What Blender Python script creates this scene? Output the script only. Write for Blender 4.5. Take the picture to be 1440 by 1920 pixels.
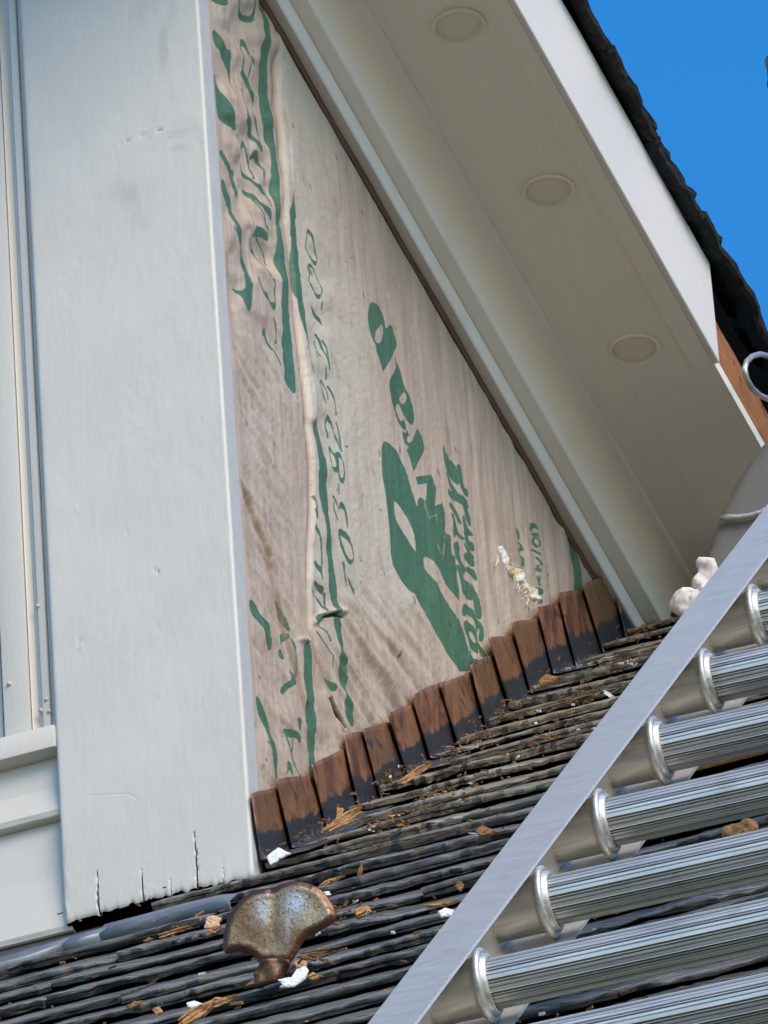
import bpy, bmesh, math, random
import numpy as np
from mathutils import Matrix, Vector, Euler

# ------------------------------------------------------------------ camera, sky, sun, exposure
SC = 1.614                                   # metres per fitted unit (corner board = 0.184 m wide)
PITCH, YAW, ROLL, FPX = 0.635969233, 0.297933379, -0.0745388557, 18887.5762
CAM = np.array([1.45584445, -4.45894144, -3.21900163]) * SC
ROOF_P = 0.713075036                         # main roof pitch
EXPO = 0.0763499135 * SC                     # course exposure up the slope
S0 = 0.0748795308 * SC
ZF = 0.709607498 * SC                        # underside of the trim at the wrapped wall
BT = 0.032                                   # corner board thickness
BW = 0.184                                   # corner board width

scene = bpy.context.scene
for o in list(bpy.data.objects):
    bpy.data.objects.remove(o)

fw = np.array([-math.sin(YAW)*math.cos(PITCH), math.cos(YAW)*math.cos(PITCH), math.sin(PITCH)])
r0 = np.array([math.cos(YAW), math.sin(YAW), 0.0]); u0 = np.cross(r0, fw)
RT = math.cos(ROLL)*r0 + math.sin(ROLL)*u0
UP = -math.sin(ROLL)*r0 + math.cos(ROLL)*u0

cd = bpy.data.cameras.new('camera'); cam = bpy.data.objects.new('camera', cd)
scene.collection.objects.link(cam); scene.camera = cam
cd.sensor_fit = 'VERTICAL'; cd.sensor_height = 36.0; cd.sensor_width = 27.0
cd.lens = FPX*36.0/1920.0
cd.clip_start = 0.1; cd.clip_end = 2000
M = Matrix.Identity(4)
for i in range(3):
    M[i][0], M[i][1], M[i][2], M[i][3] = RT[i], UP[i], -fw[i], CAM[i]
cam.matrix_world = M

SUN_EL, SUN_AZ = math.radians(38), math.radians(132)     # azimuth clockwise from +y (towards +x)
world = bpy.data.worlds.new('World'); scene.world = world; world.use_nodes = True
wn = world.node_tree.nodes; wn.clear()
wo = wn.new('ShaderNodeOutputWorld'); wb = wn.new('ShaderNodeBackground'); ws = wn.new('ShaderNodeTexSky')
ws.sky_type = 'NISHITA'; ws.sun_disc = False
ws.sun_elevation = SUN_EL; ws.sun_rotation = SUN_AZ
ws.air_density = 1.0; ws.dust_density = 0.3; ws.ozone_density = 3.0
wb.inputs['Strength'].default_value = 0.15
hs = wn.new('ShaderNodeHueSaturation'); hs.inputs['Saturation'].default_value = 1.36
world.node_tree.links.new(ws.outputs[0], hs.inputs['Color']); world.node_tree.links.new(hs.outputs[0], wb.inputs['Color']); world.node_tree.links.new(wb.outputs[0], wo.inputs['Surface'])

sd = bpy.data.lights.new('sun', 'SUN'); sun = bpy.data.objects.new('sun', sd); scene.collection.objects.link(sun)
sd.energy = 2.0; sd.angle = math.radians(38); sd.color = (1.0, 0.84, 0.63)
sdir = Vector((math.sin(SUN_AZ)*math.cos(SUN_EL), math.cos(SUN_AZ)*math.cos(SUN_EL), math.sin(SUN_EL)))
sun.rotation_euler = sdir.to_track_quat('Z', 'Y').to_euler()
sun.location = (3, -3, 6)

scene.view_settings.view_transform = 'Standard'; scene.view_settings.look = 'None'
scene.view_settings.gamma = 1.0; scene.view_settings.use_curve_mapping = False
scene.view_settings.exposure = 0.88
scene.cycles.max_bounces = 8; scene.cycles.diffuse_bounces = 5

# ------------------------------------------------------------------ helpers
rng = np.random.default_rng(7)
random.seed(7)
X_ = np.array([1., 0, 0])
SL = np.array([0., math.cos(ROOF_P), math.sin(ROOF_P)])        # up the slope
RN = np.array([0., -math.sin(ROOF_P), math.cos(ROOF_P)])       # roof normal

def proj(P):
    d = np.asarray(P, float) - CAM; z = d @ fw
    return np.stack([720 + FPX*(d @ RT)/z, 960 - FPX*(d @ UP)/z], -1)
def rays(px, py):
    px = np.asarray(px, float); py = np.asarray(py, float)
    return fw + ((px-720)/FPX)[..., None]*RT + ((960-py)/FPX)[..., None]*UP
def on_plane(px, py, pt, n):
    d = rays(px, py); n = np.asarray(n, float)
    return CAM + d*(((np.asarray(pt, float)-CAM) @ n)/(d @ n))[..., None]
def on_x(px, py, x): return on_plane(px, py, (x, 0, 0), (1, 0, 0))
def on_y(px, py, y): return on_plane(px, py, (0, y, 0), (0, 1, 0))
def on_z(px, py, z): return on_plane(px, py, (0, 0, z), (0, 0, 1))
def on_roof(px, py, h=0.0): return on_plane(px, py, RN*h, RN)

def tag(o, label=None, cat=None, group=None, kind=None):
    if label: o['label'] = label
    if cat: o['category'] = cat
    if group: o['group'] = group
    if kind: o['kind'] = kind
    return o
def link(o, parent=None):
    scene.collection.objects.link(o)
    if parent is not None:
        o.parent = parent
        o.matrix_parent_inverse = Matrix.Translation(-Vector(parent.location))
    return o
def empty(name, loc):
    o = bpy.data.objects.new(name, None); o.location = Vector([float(v) for v in loc]); o.empty_display_size = 0.05
    scene.collection.objects.link(o); return o
def mesh(name, V, F, mat, parent=None, smooth=False, attrs=None):
    me = bpy.data.meshes.new(name)
    V = np.asarray(V, dtype=np.float32)
    if isinstance(F, np.ndarray):
        n, k = F.shape
        me.vertices.add(len(V)); me.vertices.foreach_set('co', V.ravel())
        me.loops.add(n*k); me.loops.foreach_set('vertex_index', F.astype(np.int32).ravel())
        me.polygons.add(n); me.polygons.foreach_set('loop_start', (np.arange(n)*k).astype(np.int32))
        me.update(calc_edges=True)
    else:
        me.from_pydata([tuple(map(float, v)) for v in V], [], [tuple(int(i) for i in f) for f in F])
    me.validate()
    if smooth: me.polygons.foreach_set('use_smooth', np.ones(len(me.polygons), bool))
    for k, a in (attrs or {}).items():
        if len(a) == len(me.vertices):
            at = me.attributes.new(k, 'FLOAT', 'POINT'); at.data.foreach_set('value', np.asarray(a, np.float32))
    me.materials.append(mat)
    o = bpy.data.objects.new(name, me)
    return link(o, parent)

class MB:
    """collects boxes, tubes and swept shapes into ONE mesh"""
    def __init__(s): s.V = []; s.F = []
    def add(s, V, F):
        b = len(s.V); s.V += [tuple(map(float, v)) for v in V]; s.F += [tuple(int(i)+b for i in f) for f in F]
    def box(s, o, ex, ey, ez, bev=0.0):
        """o = corner, ex ey ez = edge vectors"""
        o, ex, ey, ez = (np.asarray(v, float) for v in (o, ex, ey, ez))
        bm = bmesh.new()
        vs = [bm.verts.new(o + a*ex + b*ey + c*ez) for a in (0, 1) for b in (0, 1) for c in (0, 1)]
        for f in ((0, 1, 3, 2), (4, 6, 7, 5), (0, 4, 5, 1), (2, 3, 7, 6), (0, 2, 6, 4), (1, 5, 7, 3)):
            bm.faces.new([vs[i] for i in f])
        if bev: bmesh.ops.bevel(bm, geom=bm.edges[:], offset=bev, segments=2, affect='EDGES', profile=0.6)
        bmesh.ops.recalc_face_normals(bm, faces=bm.faces[:])
        bm.verts.index_update()
        s.add([v.co for v in bm.verts], [[v.index for v in f.verts] for f in bm.faces]); bm.free()
    def sweep(s, prof, A, B, closed=True, cap=True):
        """prof: list of 3d offsets, swept from A to B"""
        A = np.asarray(A, float); B = np.asarray(B, float); n = len(prof)
        V = [A+p for p in prof]+[B+p for p in prof]
        m = n if closed else n-1
        F = [(i, (i+1) % n, n+(i+1) % n, n+i) for i in range(m)]
        if cap and closed: F += [tuple(range(n-1, -1, -1)), tuple(range(n, 2*n))]
        s.add(V, F)
    def tube(s, pts, rad, n=10, cap=True):
        pts = [np.asarray(p, float) for p in pts]; rad = [rad]*len(pts) if np.isscalar(rad) else rad
        V = []; prev = None
        for i, p in enumerate(pts):
            t = pts[min(i+1, len(pts)-1)]-pts[max(i-1, 0)]; t /= np.linalg.norm(t)
            if prev is None:
                a = np.cross(t, (0.3, 0.2, 1)); a /= np.linalg.norm(a)
            else:
                a = prev - t*(prev @ t); a /= np.linalg.norm(a)
            prev = a; b = np.cross(t, a)
            V += [p + rad[i]*(math.cos(2*math.pi*k/n)*a+math.sin(2*math.pi*k/n)*b) for k in range(n)]
        F = [(i*n+k, i*n+(k+1) % n, (i+1)*n+(k+1) % n, (i+1)*n+k) for i in range(len(pts)-1) for k in range(n)]
        if cap: F += [tuple(range(n-1, -1, -1)), tuple((len(pts)-1)*n+k for k in range(n))]
        s.add(V, F)
    def lathe(s, prof, c, ax, n=32):
        """prof: (radius, offset along axis)"""
        c = np.asarray(c, float); ax = np.asarray(ax, float)/np.linalg.norm(ax)
        a = np.cross(ax, (0.21, 0.31, 0.9)); a /= np.linalg.norm(a); b = np.cross(ax, a)
        V = [c+ax*z+r*(math.cos(2*math.pi*k/n)*a+math.sin(2*math.pi*k/n)*b) for r, z in prof for k in range(n)]
        F = [(i*n+k, i*n+(k+1) % n, (i+1)*n+(k+1) % n, (i+1)*n+k) for i in range(len(prof)-1) for k in range(n)]
        s.add(V, F)
    def build(s, name, mat, parent=None, smooth=False, auto=None):
        o = mesh(name, s.V, s.F, mat, parent, smooth)
        bm = bmesh.new(); bm.from_mesh(o.data); bmesh.ops.recalc_face_normals(bm, faces=bm.faces[:]); bm.to_mesh(o.data); bm.free()
        if auto is not None:
            o.data.polygons.foreach_set('use_smooth', np.ones(len(o.data.polygons), bool))
            o.data.set_sharp_from_angle(angle=math.radians(auto))
        return o

def vnoise(x, y, seed=0):
    """smooth 2-d value noise, range about -1..1"""
    x = np.asarray(x, float); y = np.asarray(y, float)
    xi = np.floor(x).astype(np.int64); yi = np.floor(y).astype(np.int64); xf = x-xi; yf = y-yi
    def h(a, b):
        v = (a*374761393 + b*668265263 + seed*974634777) & 0xffffffff
        v = ((v ^ (v >> 13))*1274126177) & 0xffffffff
        return ((v ^ (v >> 16)) & 0xffff)/32767.5-1
    u = xf*xf*xf*(xf*(xf*6-15)+10); v = yf*yf*yf*(yf*(yf*6-15)+10)
    return (h(xi, yi)*(1-u)+h(xi+1, yi)*u)*(1-v)+(h(xi, yi+1)*(1-u)+h(xi+1, yi+1)*u)*v
def fbm(x, y, seed=0, oct=4):
    s = 0; a = 1; t = 0
    for i in range(oct):
        s = s + a*vnoise(np.asarray(x)*2**i, np.asarray(y)*2**i, seed+i*17); t += a; a *= .5
    return s/t
def sstep(a, b, x): t = np.clip((x-a)/(b-a), 0, 1); return t*t*(3-2*t)

def sd_poly(px, py, poly):
    P = np.asarray(poly, float); n = len(P)
    d = np.full(px.shape, 1e9); ins = np.zeros(px.shape, bool)
    for i in range(n):
        a = P[i]; b = P[(i+1) % n]; e = b-a
        wx = px-a[0]; wy = py-a[1]; L = e @ e
        if L < 1e-9: continue
        t = np.clip((wx*e[0]+wy*e[1])/L, 0, 1)
        d = np.minimum(d, (wx-t*e[0])**2+(wy-t*e[1])**2)
        c = ((a[1] > py) != (b[1] > py))
        if abs(e[1]) > 1e-9: ins ^= c & (px < (py-a[1])*e[0]/e[1]+a[0])
    d = np.sqrt(d); return np.where(ins, -d, d)
def sd_line(px, py, pts, w):
    """pts polyline; w widths (scalar or per point)"""
    d = np.full(px.shape, 1e9); w = [w]*len(pts) if np.isscalar(w) else w
    for i in range(len(pts)-1):
        a = np.array(pts[i], float); e = np.array(pts[i+1], float)-a; wx = px-a[0]; wy = py-a[1]; L = max(e @ e, 1e-9)
        t = np.clip((wx*e[0]+wy*e[1])/L, 0, 1)
        d = np.minimum(d, np.hypot(wx-t*e[0], wy-t*e[1])-(w[i]*(1-t)+w[i+1]*t)/2)
    return d
def smooth_poly(P, it=1):
    P = np.asarray(P, float)
    for _ in range(it):
        Q = np.roll(P, -1, 0); P = np.stack([.75*P+.25*Q, .25*P+.75*Q], 1).reshape(-1, 2)
    return P

# ------------------------------------------------------------------ material helper
class NT:
    def __init__(s, name):
        s.m = bpy.data.materials.new(name); s.m.use_nodes = True; s.t = s.m.node_tree
        s.b = s.t.nodes['Principled BSDF']; s.n = s.t.nodes
    def L(s, a, b): s.t.links.new(a, b)
    def new(s, k, **kw):
        n = s.n.new(k)
        for a, v in kw.items(): setattr(n, a, v)
        return n
    def coord(s, scale=(1, 1, 1), rot=(0, 0, 0), obj=True):
        c = s.new('ShaderNodeTexCoord'); m = s.new('ShaderNodeMapping')
        m.inputs['Scale'].default_value = scale; m.inputs['Rotation'].default_value = rot
        s.L(c.outputs['Object'], m.inputs['Vector']); return m.outputs[0]
    def noise(s, vec, scale, detail=5, rough=.55, dist=0):
        n = s.new('ShaderNodeTexNoise'); n.inputs['Scale'].default_value = scale; n.inputs['Detail'].default_value = detail
        n.inputs['Roughness'].default_value = rough; n.inputs['Distortion'].default_value = dist
        s.L(vec, n.inputs['Vector']); return n.outputs['Fac']
    def ramp(s, fac, stops):
        r = s.new('ShaderNodeValToRGB'); e = r.color_ramp.elements
        while len(e) < len(stops): e.new(.5)
        for i, (p, c) in enumerate(stops):
            e[i].position = p; e[i].color = (c, c, c, 1) if np.isscalar(c) else (*c, 1)
        s.L(fac, r.inputs[0]); return r.outputs[0]
    def mix(s, fac, a, b, mode='MIX'):
        m = s.new('ShaderNodeMix', data_type='RGBA', blend_type=mode)
        for v, k in ((fac, 0), (a, 6), (b, 7)):
            if hasattr(v, 'links') or isinstance(v, bpy.types.NodeSocket): s.L(v, m.inputs[k])
            elif k == 0: m.inputs[0].default_value = v
            else: m.inputs[k].default_value = (*v, 1)
        return m.outputs[2]
    def attr(s, name):
        a = s.new('ShaderNodeAttribute', attribute_name=name); return a.outputs['Fac']
    def rng(s, v, a, b, c=0., d=1.):
        m = s.new('ShaderNodeMapRange'); m.clamp = True; m.interpolation_type = 'SMOOTHSTEP'
        for k, x in zip((1, 2, 3, 4), (a, b, c, d)): m.inputs[k].default_value = x
        s.L(v, m.inputs[0]); return m.outputs[0]
    def math(s, op, a, b=0.):
        m = s.new('ShaderNodeMath', operation=op)
        for i, v in enumerate((a, b)):
            if isinstance(v, bpy.types.NodeSocket): s.L(v, m.inputs[i])
            else: m.inputs[i].default_value = v
        return m.outputs[0]
    def bump(s, h, strength=.3, dist=.002, prev=None):
        b = s.new('ShaderNodeBump'); b.inputs['Strength'].default_value = strength; b.inputs['Distance'].default_value = dist
        s.L(h, b.inputs['Height'])
        if prev is not None: s.L(prev, b.inputs['Normal'])
        return b.outputs[0]
    def done(s, col=None, rough=.5, metal=0., normal=None, spec=.5):
        if col is not None:
            if isinstance(col, bpy.types.NodeSocket): s.L(col, s.b.inputs['Base Color'])
            else: s.b.inputs['Base Color'].default_value = (*col, 1)
        for k, v in (('Roughness', rough), ('Metallic', metal), ('Specular IOR Level', spec)):
            if isinstance(v, bpy.types.NodeSocket): s.L(v, s.b.inputs[k])
            else: s.b.inputs[k].default_value = v
        if normal is not None: s.L(normal, s.b.inputs['Normal'])
        return s.m

def m_paint(name, col, grain=(40, 40, 4), grime=.25, gcol=(.34, .32, .26)):
    t = NT(name); v = t.coord(); vg = t.coord(grain)
    g = t.noise(vg, 12, 6, .65); big = t.noise(v, 5, 4, .6); fine = t.noise(v, 90, 4, .6)
    c = t.mix(t.rng(big, .56, .80, 0, grime), col, gcol)
    c = t.mix(t.rng(fine, .66, .76, 0, .15), c, tuple(x*.7 for x in col))
    n = t.bump(g, .35, .0010); n = t.bump(fine, .15, .0006, n)
    return t.done(c, t.rng(big, .3, .7, .42, .6), 0, n, .4)
M_BOARD = m_paint('white_paint_on_wood', (.56, .526, .466))
M_TRIM = m_paint('white_trim_paint', (.78, .76, .70), (40, 4, 40), .3, (.42, .42, .32))
M_SOFFIT = m_paint('soffit_paint', (.80, .77, .67), (60, 5, 60), .5, (.56, .52, .40))
M_FASCIA = m_paint('fascia_paint', (.68, .645, .585), (60, 4, 60), .15, (.55, .55, .5))
M_CLAP = m_paint('clapboard_paint', (.57, .532, .465), (4, 40, 50), .3, (.5, .48, .42))

def m_plain(name, col, rough=.7, nz=60, amt=.35, bump=.3, metal=0.):
    t = NT(name); v = t.coord(); f = t.noise(v, nz, 6, .65)
    c = t.mix(t.rng(f, .3, .72), tuple(x*(1-amt) for x in col), tuple(min(1, x*(1+amt)) for x in col))
    return t.done(c, rough, metal, t.bump(f, bump, .002), .35)
M_DARK = m_plain('shade_black', (.004, .004, .004), 1.0); M_DARK.node_tree.nodes['Principled BSDF'].inputs['Specular IOR Level'].default_value = .02  # near-black without gloss, a colour for deep shade in gaps
M_DECK = m_plain('dark_roof_underlay', (.02, .019, .018), .9)
M_SHEATH = m_plain('sheathing_board', (.05, .04, .032), .85)
M_GROUND = m_plain('lawn', (.12, .125, .085), .9, 1.5)

def m_wood(name, a, b, dirscale=(50, 4, 50)):
    t = NT(name); v = t.coord(dirscale); f = t.noise(v, 6, 6, .65, .4); s2 = t.noise(t.coord(), 26, 5, .6)
    c = t.mix(t.rng(f, .3, .7), a, b); c = t.mix(t.rng(s2, .58, .70, 0, .65), c, tuple(x*.2 for x in a))
    return t.done(c, .75, 0, t.bump(f, .4, .0015), .3)
M_BATTEN = m_wood('stained_brown_wood', (.05, .024, .012), (.15, .07, .032))
M_RAFTER = m_wood('rusty_brown_wood', (.20, .075, .024), (.40, .17, .06), (60, 6, 60))
M_RAW = m_wood('raw_cream_wood', (.60, .50, .34), (.78, .70, .52))
M_CHIP_O = m_wood('orange_wood_chip', (.26, .115, .038), (.58, .32, .13), (40, 40, 90))
M_CHIP_D = m_wood('brown_wood_chip', (.12, .055, .022), (.33, .17, .07), (40, 40, 90))
M_CHIP_P = m_wood('pale_wood_chip', (.55, .33, .20), (.72, .47, .30), (40, 40, 90))
M_FLAKE = m_plain('white_paint_flake', (.80, .79, .76), .6, 120, .08)
M_CLOTH = m_plain('pinkish_white_cloth', (.64, .585, .57), .9, 160, .06, .15)

def m_shingle():
    t = NT('weathered_shingle'); v = t.coord((6, 60, 60)); f = t.noise(v, 5.5, 8, .74, .7)
    w = t.noise(t.coord((3, 14, 14)), 6, 5, .6); tone = t.attr('tone'); lit_lip = t.attr('lit_lip'); fine = t.noise(t.coord((10, 60, 60)), 26, 4, .7)
    dark = t.mix(t.rng(f, .36, .66), (.009, .0088, .0083), (.118, .110, .098))
    brown = t.mix(t.rng(f, .36, .66), (.055, .045, .033), (.46, .395, .30))
    c = t.mix(tone, dark, brown)
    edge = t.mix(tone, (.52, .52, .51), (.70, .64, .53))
    k = t.math('MULTIPLY', t.rng(lit_lip, .45, .98), t.rng(w, .38, .60, .05, .85))
    c = t.mix(k, c, edge)  # light caught on the top front edge is painted in as paler colour
    c = t.mix(t.rng(t.noise(t.coord((5, 20, 20)), 12, 4, .7), .62, .70, 0, .65), c, (.12, .06, .03))
    n = t.bump(f, 1.0, .006); n = t.bump(fine, .7, .0022, n)
    return t.done(c, t.rng(f, .3, .7, .55, .85), 0, n, .3)
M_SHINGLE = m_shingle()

def m_flash():
    t = NT('brown_copper'); v = t.coord(); u = t.attr('up'); sd_ = t.attr('seed')
    big = t.noise(t.coord((1, 1, .55)), 26, 5, .62, .8); f2 = t.noise(t.coord((1, 3, 1)), 120, 5, .7)
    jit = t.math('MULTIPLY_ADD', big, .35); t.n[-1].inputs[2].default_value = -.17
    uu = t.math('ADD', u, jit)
    c = t.mix(t.rng(big, .32, .66), (.10, .036, .016), (.31, .135, .058))
    c = t.mix(t.rng(sd_, .35, .75, 0, .75), c, (.19, .095, .032)); c = t.mix(t.rng(sd_, .78, .9, 0, .6), c, (.075, .035, .038)); c = t.mix(t.rng(t.noise(t.coord((1, 1, .4)), 55, 4, .6, .6), .58, .70, 0, .6), c, (.36, .15, .06))
    c = t.mix(t.rng(t.noise(v, 40, 3, .5, 1.2), .56, .66, 0, .75), c, (.026, .020, .030))
    c = t.mix(t.rng(f2, .62, .74, 0, .4), c, (.32, .18, .11))
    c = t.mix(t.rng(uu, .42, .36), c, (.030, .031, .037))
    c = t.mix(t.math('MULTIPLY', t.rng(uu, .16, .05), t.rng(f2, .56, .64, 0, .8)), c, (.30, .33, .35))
    return t.done(c, t.rng(f2, .3, .7, .30, .5), .3, t.bump(f2, .12, .0008, t.bump(big, .25, .003)), .5)
M_FLASH = m_flash()

def m_alu(name, col=(.62, .64, .66), stretch=(4, 120, 120), rough=(.26, .44), dirt=.5, groove=False):
    t = NT(name); v = t.coord(stretch); f = t.noise(v, 6, 5, .6); b = t.noise(t.coord(), 14, 5, .6, .6)
    sc = t.noise(t.coord((30, 6, 30), (0.5, 0.3, .9)), 12, 3, .5)
    c = t.mix(t.rng(f, .3, .7), tuple(x*.82 for x in col), tuple(min(1, x*1.12) for x in col))
    c = t.mix(t.rng(b, .56, .74, 0, dirt), c, (.20, .195, .165))
    c = t.mix(t.rng(sc, .68, .72, 0, .35), c, (.85, .86, .88))
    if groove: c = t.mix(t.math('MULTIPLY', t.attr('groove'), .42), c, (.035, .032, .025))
    return t.done(c, t.rng(f, .3, .7, *rough), .62, t.bump(f, .04, .0004), .5)
M_RAIL = m_alu('aluminium_rail', (.64, .60, .535), (5, 160, 160), (.36, .50), .25)
M_RUNG = m_alu('aluminium_rung', (.62, .605, .575), (2, 60, 60), (.36, .48), .5, True)
M_COLLAR = m_alu('aluminium_collar', (.60, .59, .565), (3, 60, 60), (.34, .46), .35)
M_GALV = m_alu('grey_flashing_metal', (.20, .225, .26), (6, 60, 60), (.4, .6), .5)
M_WIRE = m_alu('wire', (.50, .49, .47), (60, 60, 60), (.25, .45), .6)
M_GREYB = m_paint('grey_weathered_panel', (.125, .122, .112), (40, 40, 8), .8, (.05, .047, .04))

M_GLASS = NT('window_glass').done((.05, .07, .10), .08, 0, None, .8)

def m_wrap():
    t = NT('printed_house_wrap'); ink = t.attr('ink'); lap = t.attr('lap'); seam = t.attr('seam'); torn = t.attr('torn'); hole = t.attr('hole')
    v = t.coord(); big = t.noise(t.coord((1, 1, .45)), 7, 5, .6, .5); streak = t.noise(t.coord((30, 30, 3)), 3, 5, .62, .4)
    fine = t.noise(v, 210, 4, .65); med = t.noise(t.coord((1, 1, .6)), 34, 5, .65, .6)
    c = t.mix(t.rng(streak, .28, .72), (.38, .285, .21), (.53, .42, .315))
    c = t.mix(t.math('MULTIPLY', lap, t.rng(med, .2, .75, .95, .45)), c, (.54, .49, .385))
    c = t.mix(t.rng(big, .56, .72, 0, .40), c, (.28, .22, .175))
    c = t.mix(t.rng(med, .58, .76, 0, .55), c, (.22, .16, .12)); c = t.mix(t.rng(t.noise(t.coord((1, 1, .3)), 70, 5, .7, .8), .60, .74, 0, .45), c, (.26, .19, .14))
    inkc = t.mix(t.rng(streak, .3, .7), (.042, .112, .052), (.066, .160, .078))
    inkc = t.mix(t.rng(fine, .66, .76, 0, .3), inkc, (.16, .27, .19))
    c = t.mix(t.rng(ink, .7, -.7), c, inkc)
    c = t.mix(seam, c, (.20, .115, .05))
    tc = t.mix(t.rng(med, .46, .60), (.80, .77, .68), (.62, .44, .22))
    c = t.mix(torn, c, tc)
    c = t.mix(hole, c, (.012, .010, .008))
    n = t.bump(fine, .3, .0008); n = t.bump(t.noise(t.coord((1, 22, 5), (.5, 0, 0)), 18, 5, .65), .55, .0022, n)
    return t.done(c, t.rng(big, .3, .7, .32, .5), 0, n, .5)
M_WRAP = m_wrap()

def m_guard():
    t = NT('rusty_galvanised_iron'); rim = t.attr('rim'); v = t.coord()
    f = t.noise(v, 620, 3, .6, .3); g = t.noise(v, 28, 4, .6)
    c = t.mix(t.rng(g, .36, .64), (.40, .29, .17), (.21, .115, .05))
    c = t.mix(t.math('MULTIPLY', t.attr('patch'), t.rng(g, .2, .5, .6, 1.)), c, (.50, .52, .54))  # bare grey metal and sky sheen, both put into the lobe colour
    c = t.mix(t.rng(f, .55, .62, 0, .8), c, (.085, .036, .016))
    c = t.mix(t.rng(t.math('ADD', rim, t.math('MULTIPLY', g, 6.)), 17.5, 10.5), c, (.10, .040, .022))
    return t.done(c, t.rng(g, .3, .7, .26, .46), .45, t.bump(f, .25, .0008), .5)
M_GUARD = m_guard()

# ------------------------------------------------------------------ ground
gz = CAM[2]-1.6
g = mesh('ground', [(-150, -150, gz), (150, -150, gz), (150, 150, gz), (-150, 150, gz)], [(0, 1, 2, 3)], M_GROUND)
tag(g, kind='structure')

# ------------------------------------------------------------------ main roof, one object per shingle
roof = empty('shingle_roof', (0.3, -0.6, -0.6*math.tan(ROOF_P)))
tag(roof, 'steep roof of rough dark weathered shingles below the wrapped wall', 'roof')
def rp(x, s, h=0.): return np.array([x, 0, 0])+SL*s+RN*h
mb = MB()
SRIDGE = 3.2
mb.box(rp(-3.0, -1.6, -.16), X_*6.0, SL*(SRIDGE+1.6), RN*.145)
back = np.array([0, math.cos(ROOF_P), -math.sin(ROOF_P)])
mb.box(rp(-3.0, SRIDGE, -.16)+back*.12, X_*6.0, back*4, np.array([0, math.sin(ROOF_P), math.cos(ROOF_P)])*.145)
mb.build('roof_deck', M_DECK, roof)

DROP = .0125
def shingle_geo(x0, x1, s, th, lift, seed, n=34):
    rs = np.random.default_rng(seed)
    xs = np.linspace(x0, x1, n); V = []; lit_lip = []
    jf = np.cumsum(rs.normal(0, .0007, n)); jf -= np.linspace(jf[0], jf[-1], n); jf += rs.normal(0, .0017, n)
    jt = np.interp(xs, np.linspace(x0, x1, 6), rs.normal(0, .0013, 6)) + rs.normal(0, .0005, n)
    jm = np.interp(xs, np.linspace(x0, x1, 7), rs.normal(.0028, .0022, 7))+rs.normal(0, .0009, n); jb = np.interp(xs, np.linspace(x0, x1, 5), rs.normal(0, .0006, 5))+rs.normal(0, .0003, n)
    bev = rs.uniform(.0, .006, 2)*np.array([1, -1]); xs = xs.copy()
    tilt = rs.normal(0, .0010)
    l1 = np.interp(xs, np.linspace(x0, x1, 6), rs.uniform(-.0018, .0018, 6))+rs.normal(0, .0005, n); l2 = np.interp(xs, np.linspace(x0, x1, 5), rs.uniform(-.001, .0035, 5))+rs.normal(0, .0005, n)
    spl = np.interp(xs, np.linspace(x0, x1, 5), rs.uniform(.25, .75, 5))
    cut = np.clip(np.interp(xs, np.linspace(x0, x1, 8), rs.normal(-.0006, .0016, 8)), 0, .003)
    for i, x in enumerate(xs):
        k = (i/(n-1)-.5)*tilt
        t = max(th+jt[i], .003)
        b0 = jb[i]+cut[i]
        pts = [(jf[i]+.0012, lift+b0+k), (jf[i]-.0006, lift+b0+t*.12+k), (jf[i]+l1[i], lift+t*(spl[i]-.05)+k), (jf[i]+l1[i]+jm[i], lift+t*spl[i]+k), (jf[i]+l2[i], lift+t*(spl[i]+.06)+k),
               (jf[i]+l2[i]+.0008, lift+t+k), (.05, (lift+t)*.80+k), (EXPO*2.05, .0), (EXPO*2.05, -.004)]
        for j, (ds, h) in enumerate(pts):
            V.append(rp(x, s+ds, h-DROP)); lit_lip.append((0, .25, .3, 0, .5, 1, .8, .4, 0)[j])
    m = 9; F = []
    for i in range(n-1):
        for j in range(m):
            a = i*m+j; b = i*m+(j+1) % m; F.append((a, b, b+m, a+m))
    F.append(tuple(range(m))); F.append(tuple((n-1)*m+j for j in range(m-1, -1, -1)))
    return V, F, lit_lip
SSTRIP = float(on_roof(300, 1722, 0) @ SL)
NSH = 0; rest_V = []; rest_F = []; rest_l = []; rest_t = []
for k in range(-16, 26):
    s = S0 + (k-.12)*EXPO*1.0
    y = s*math.cos(ROOF_P)
    x = (-1.05 if y < -.05 else 0.012) - random.uniform(0, .02)
    if y < -.05: x -= random.uniform(0, .1)
    while x < 1.35:
        w = random.uniform(.20, .42)
        if x < .02 and y > -.05: w = random.uniform(.16, .34)
        x1 = min(x+w, 1.5)
        sd_i = k*1000+int((x+3)*997)
        rs = np.random.default_rng(abs(sd_i))
        th = rs.uniform(.0048, .0088); lift = rs.uniform(.0096, .0118)
        V, F, lp = shingle_geo(x, x1-rs.uniform(.001, .004), s+rs.normal(0, .0022), th, lift, abs(sd_i)+5)
        tone = np.clip(.5+.5*np.tanh((k-.2+rs.normal(0, 2.0))/2.2), 0, 1)*rs.uniform(.4, 1.0)
        if x < -.075 and s > SSTRIP+.012:
            x = x1; continue
        vis = (-0.85 < x1) and (x < .85) and -13 <= k <= 17
        if vis and NSH < 296:
            o = mesh('shingle', V, F, M_SHINGLE, roof, False, {'lit_lip': lp, 'tone': [tone]*len(V)})
            o.data.polygons.foreach_set('use_smooth', np.ones(len(o.data.polygons), bool)); o.data.set_sharp_from_angle(angle=math.radians(16))
            NSH += 1
        else:
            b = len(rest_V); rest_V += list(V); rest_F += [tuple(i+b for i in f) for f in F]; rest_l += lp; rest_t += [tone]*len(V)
        x = x1
o = mesh('shingle', rest_V, rest_F, M_SHINGLE, roof, False, {'lit_lip': rest_l, 'tone': rest_t}); o['kind'] = 'stuff'

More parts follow.
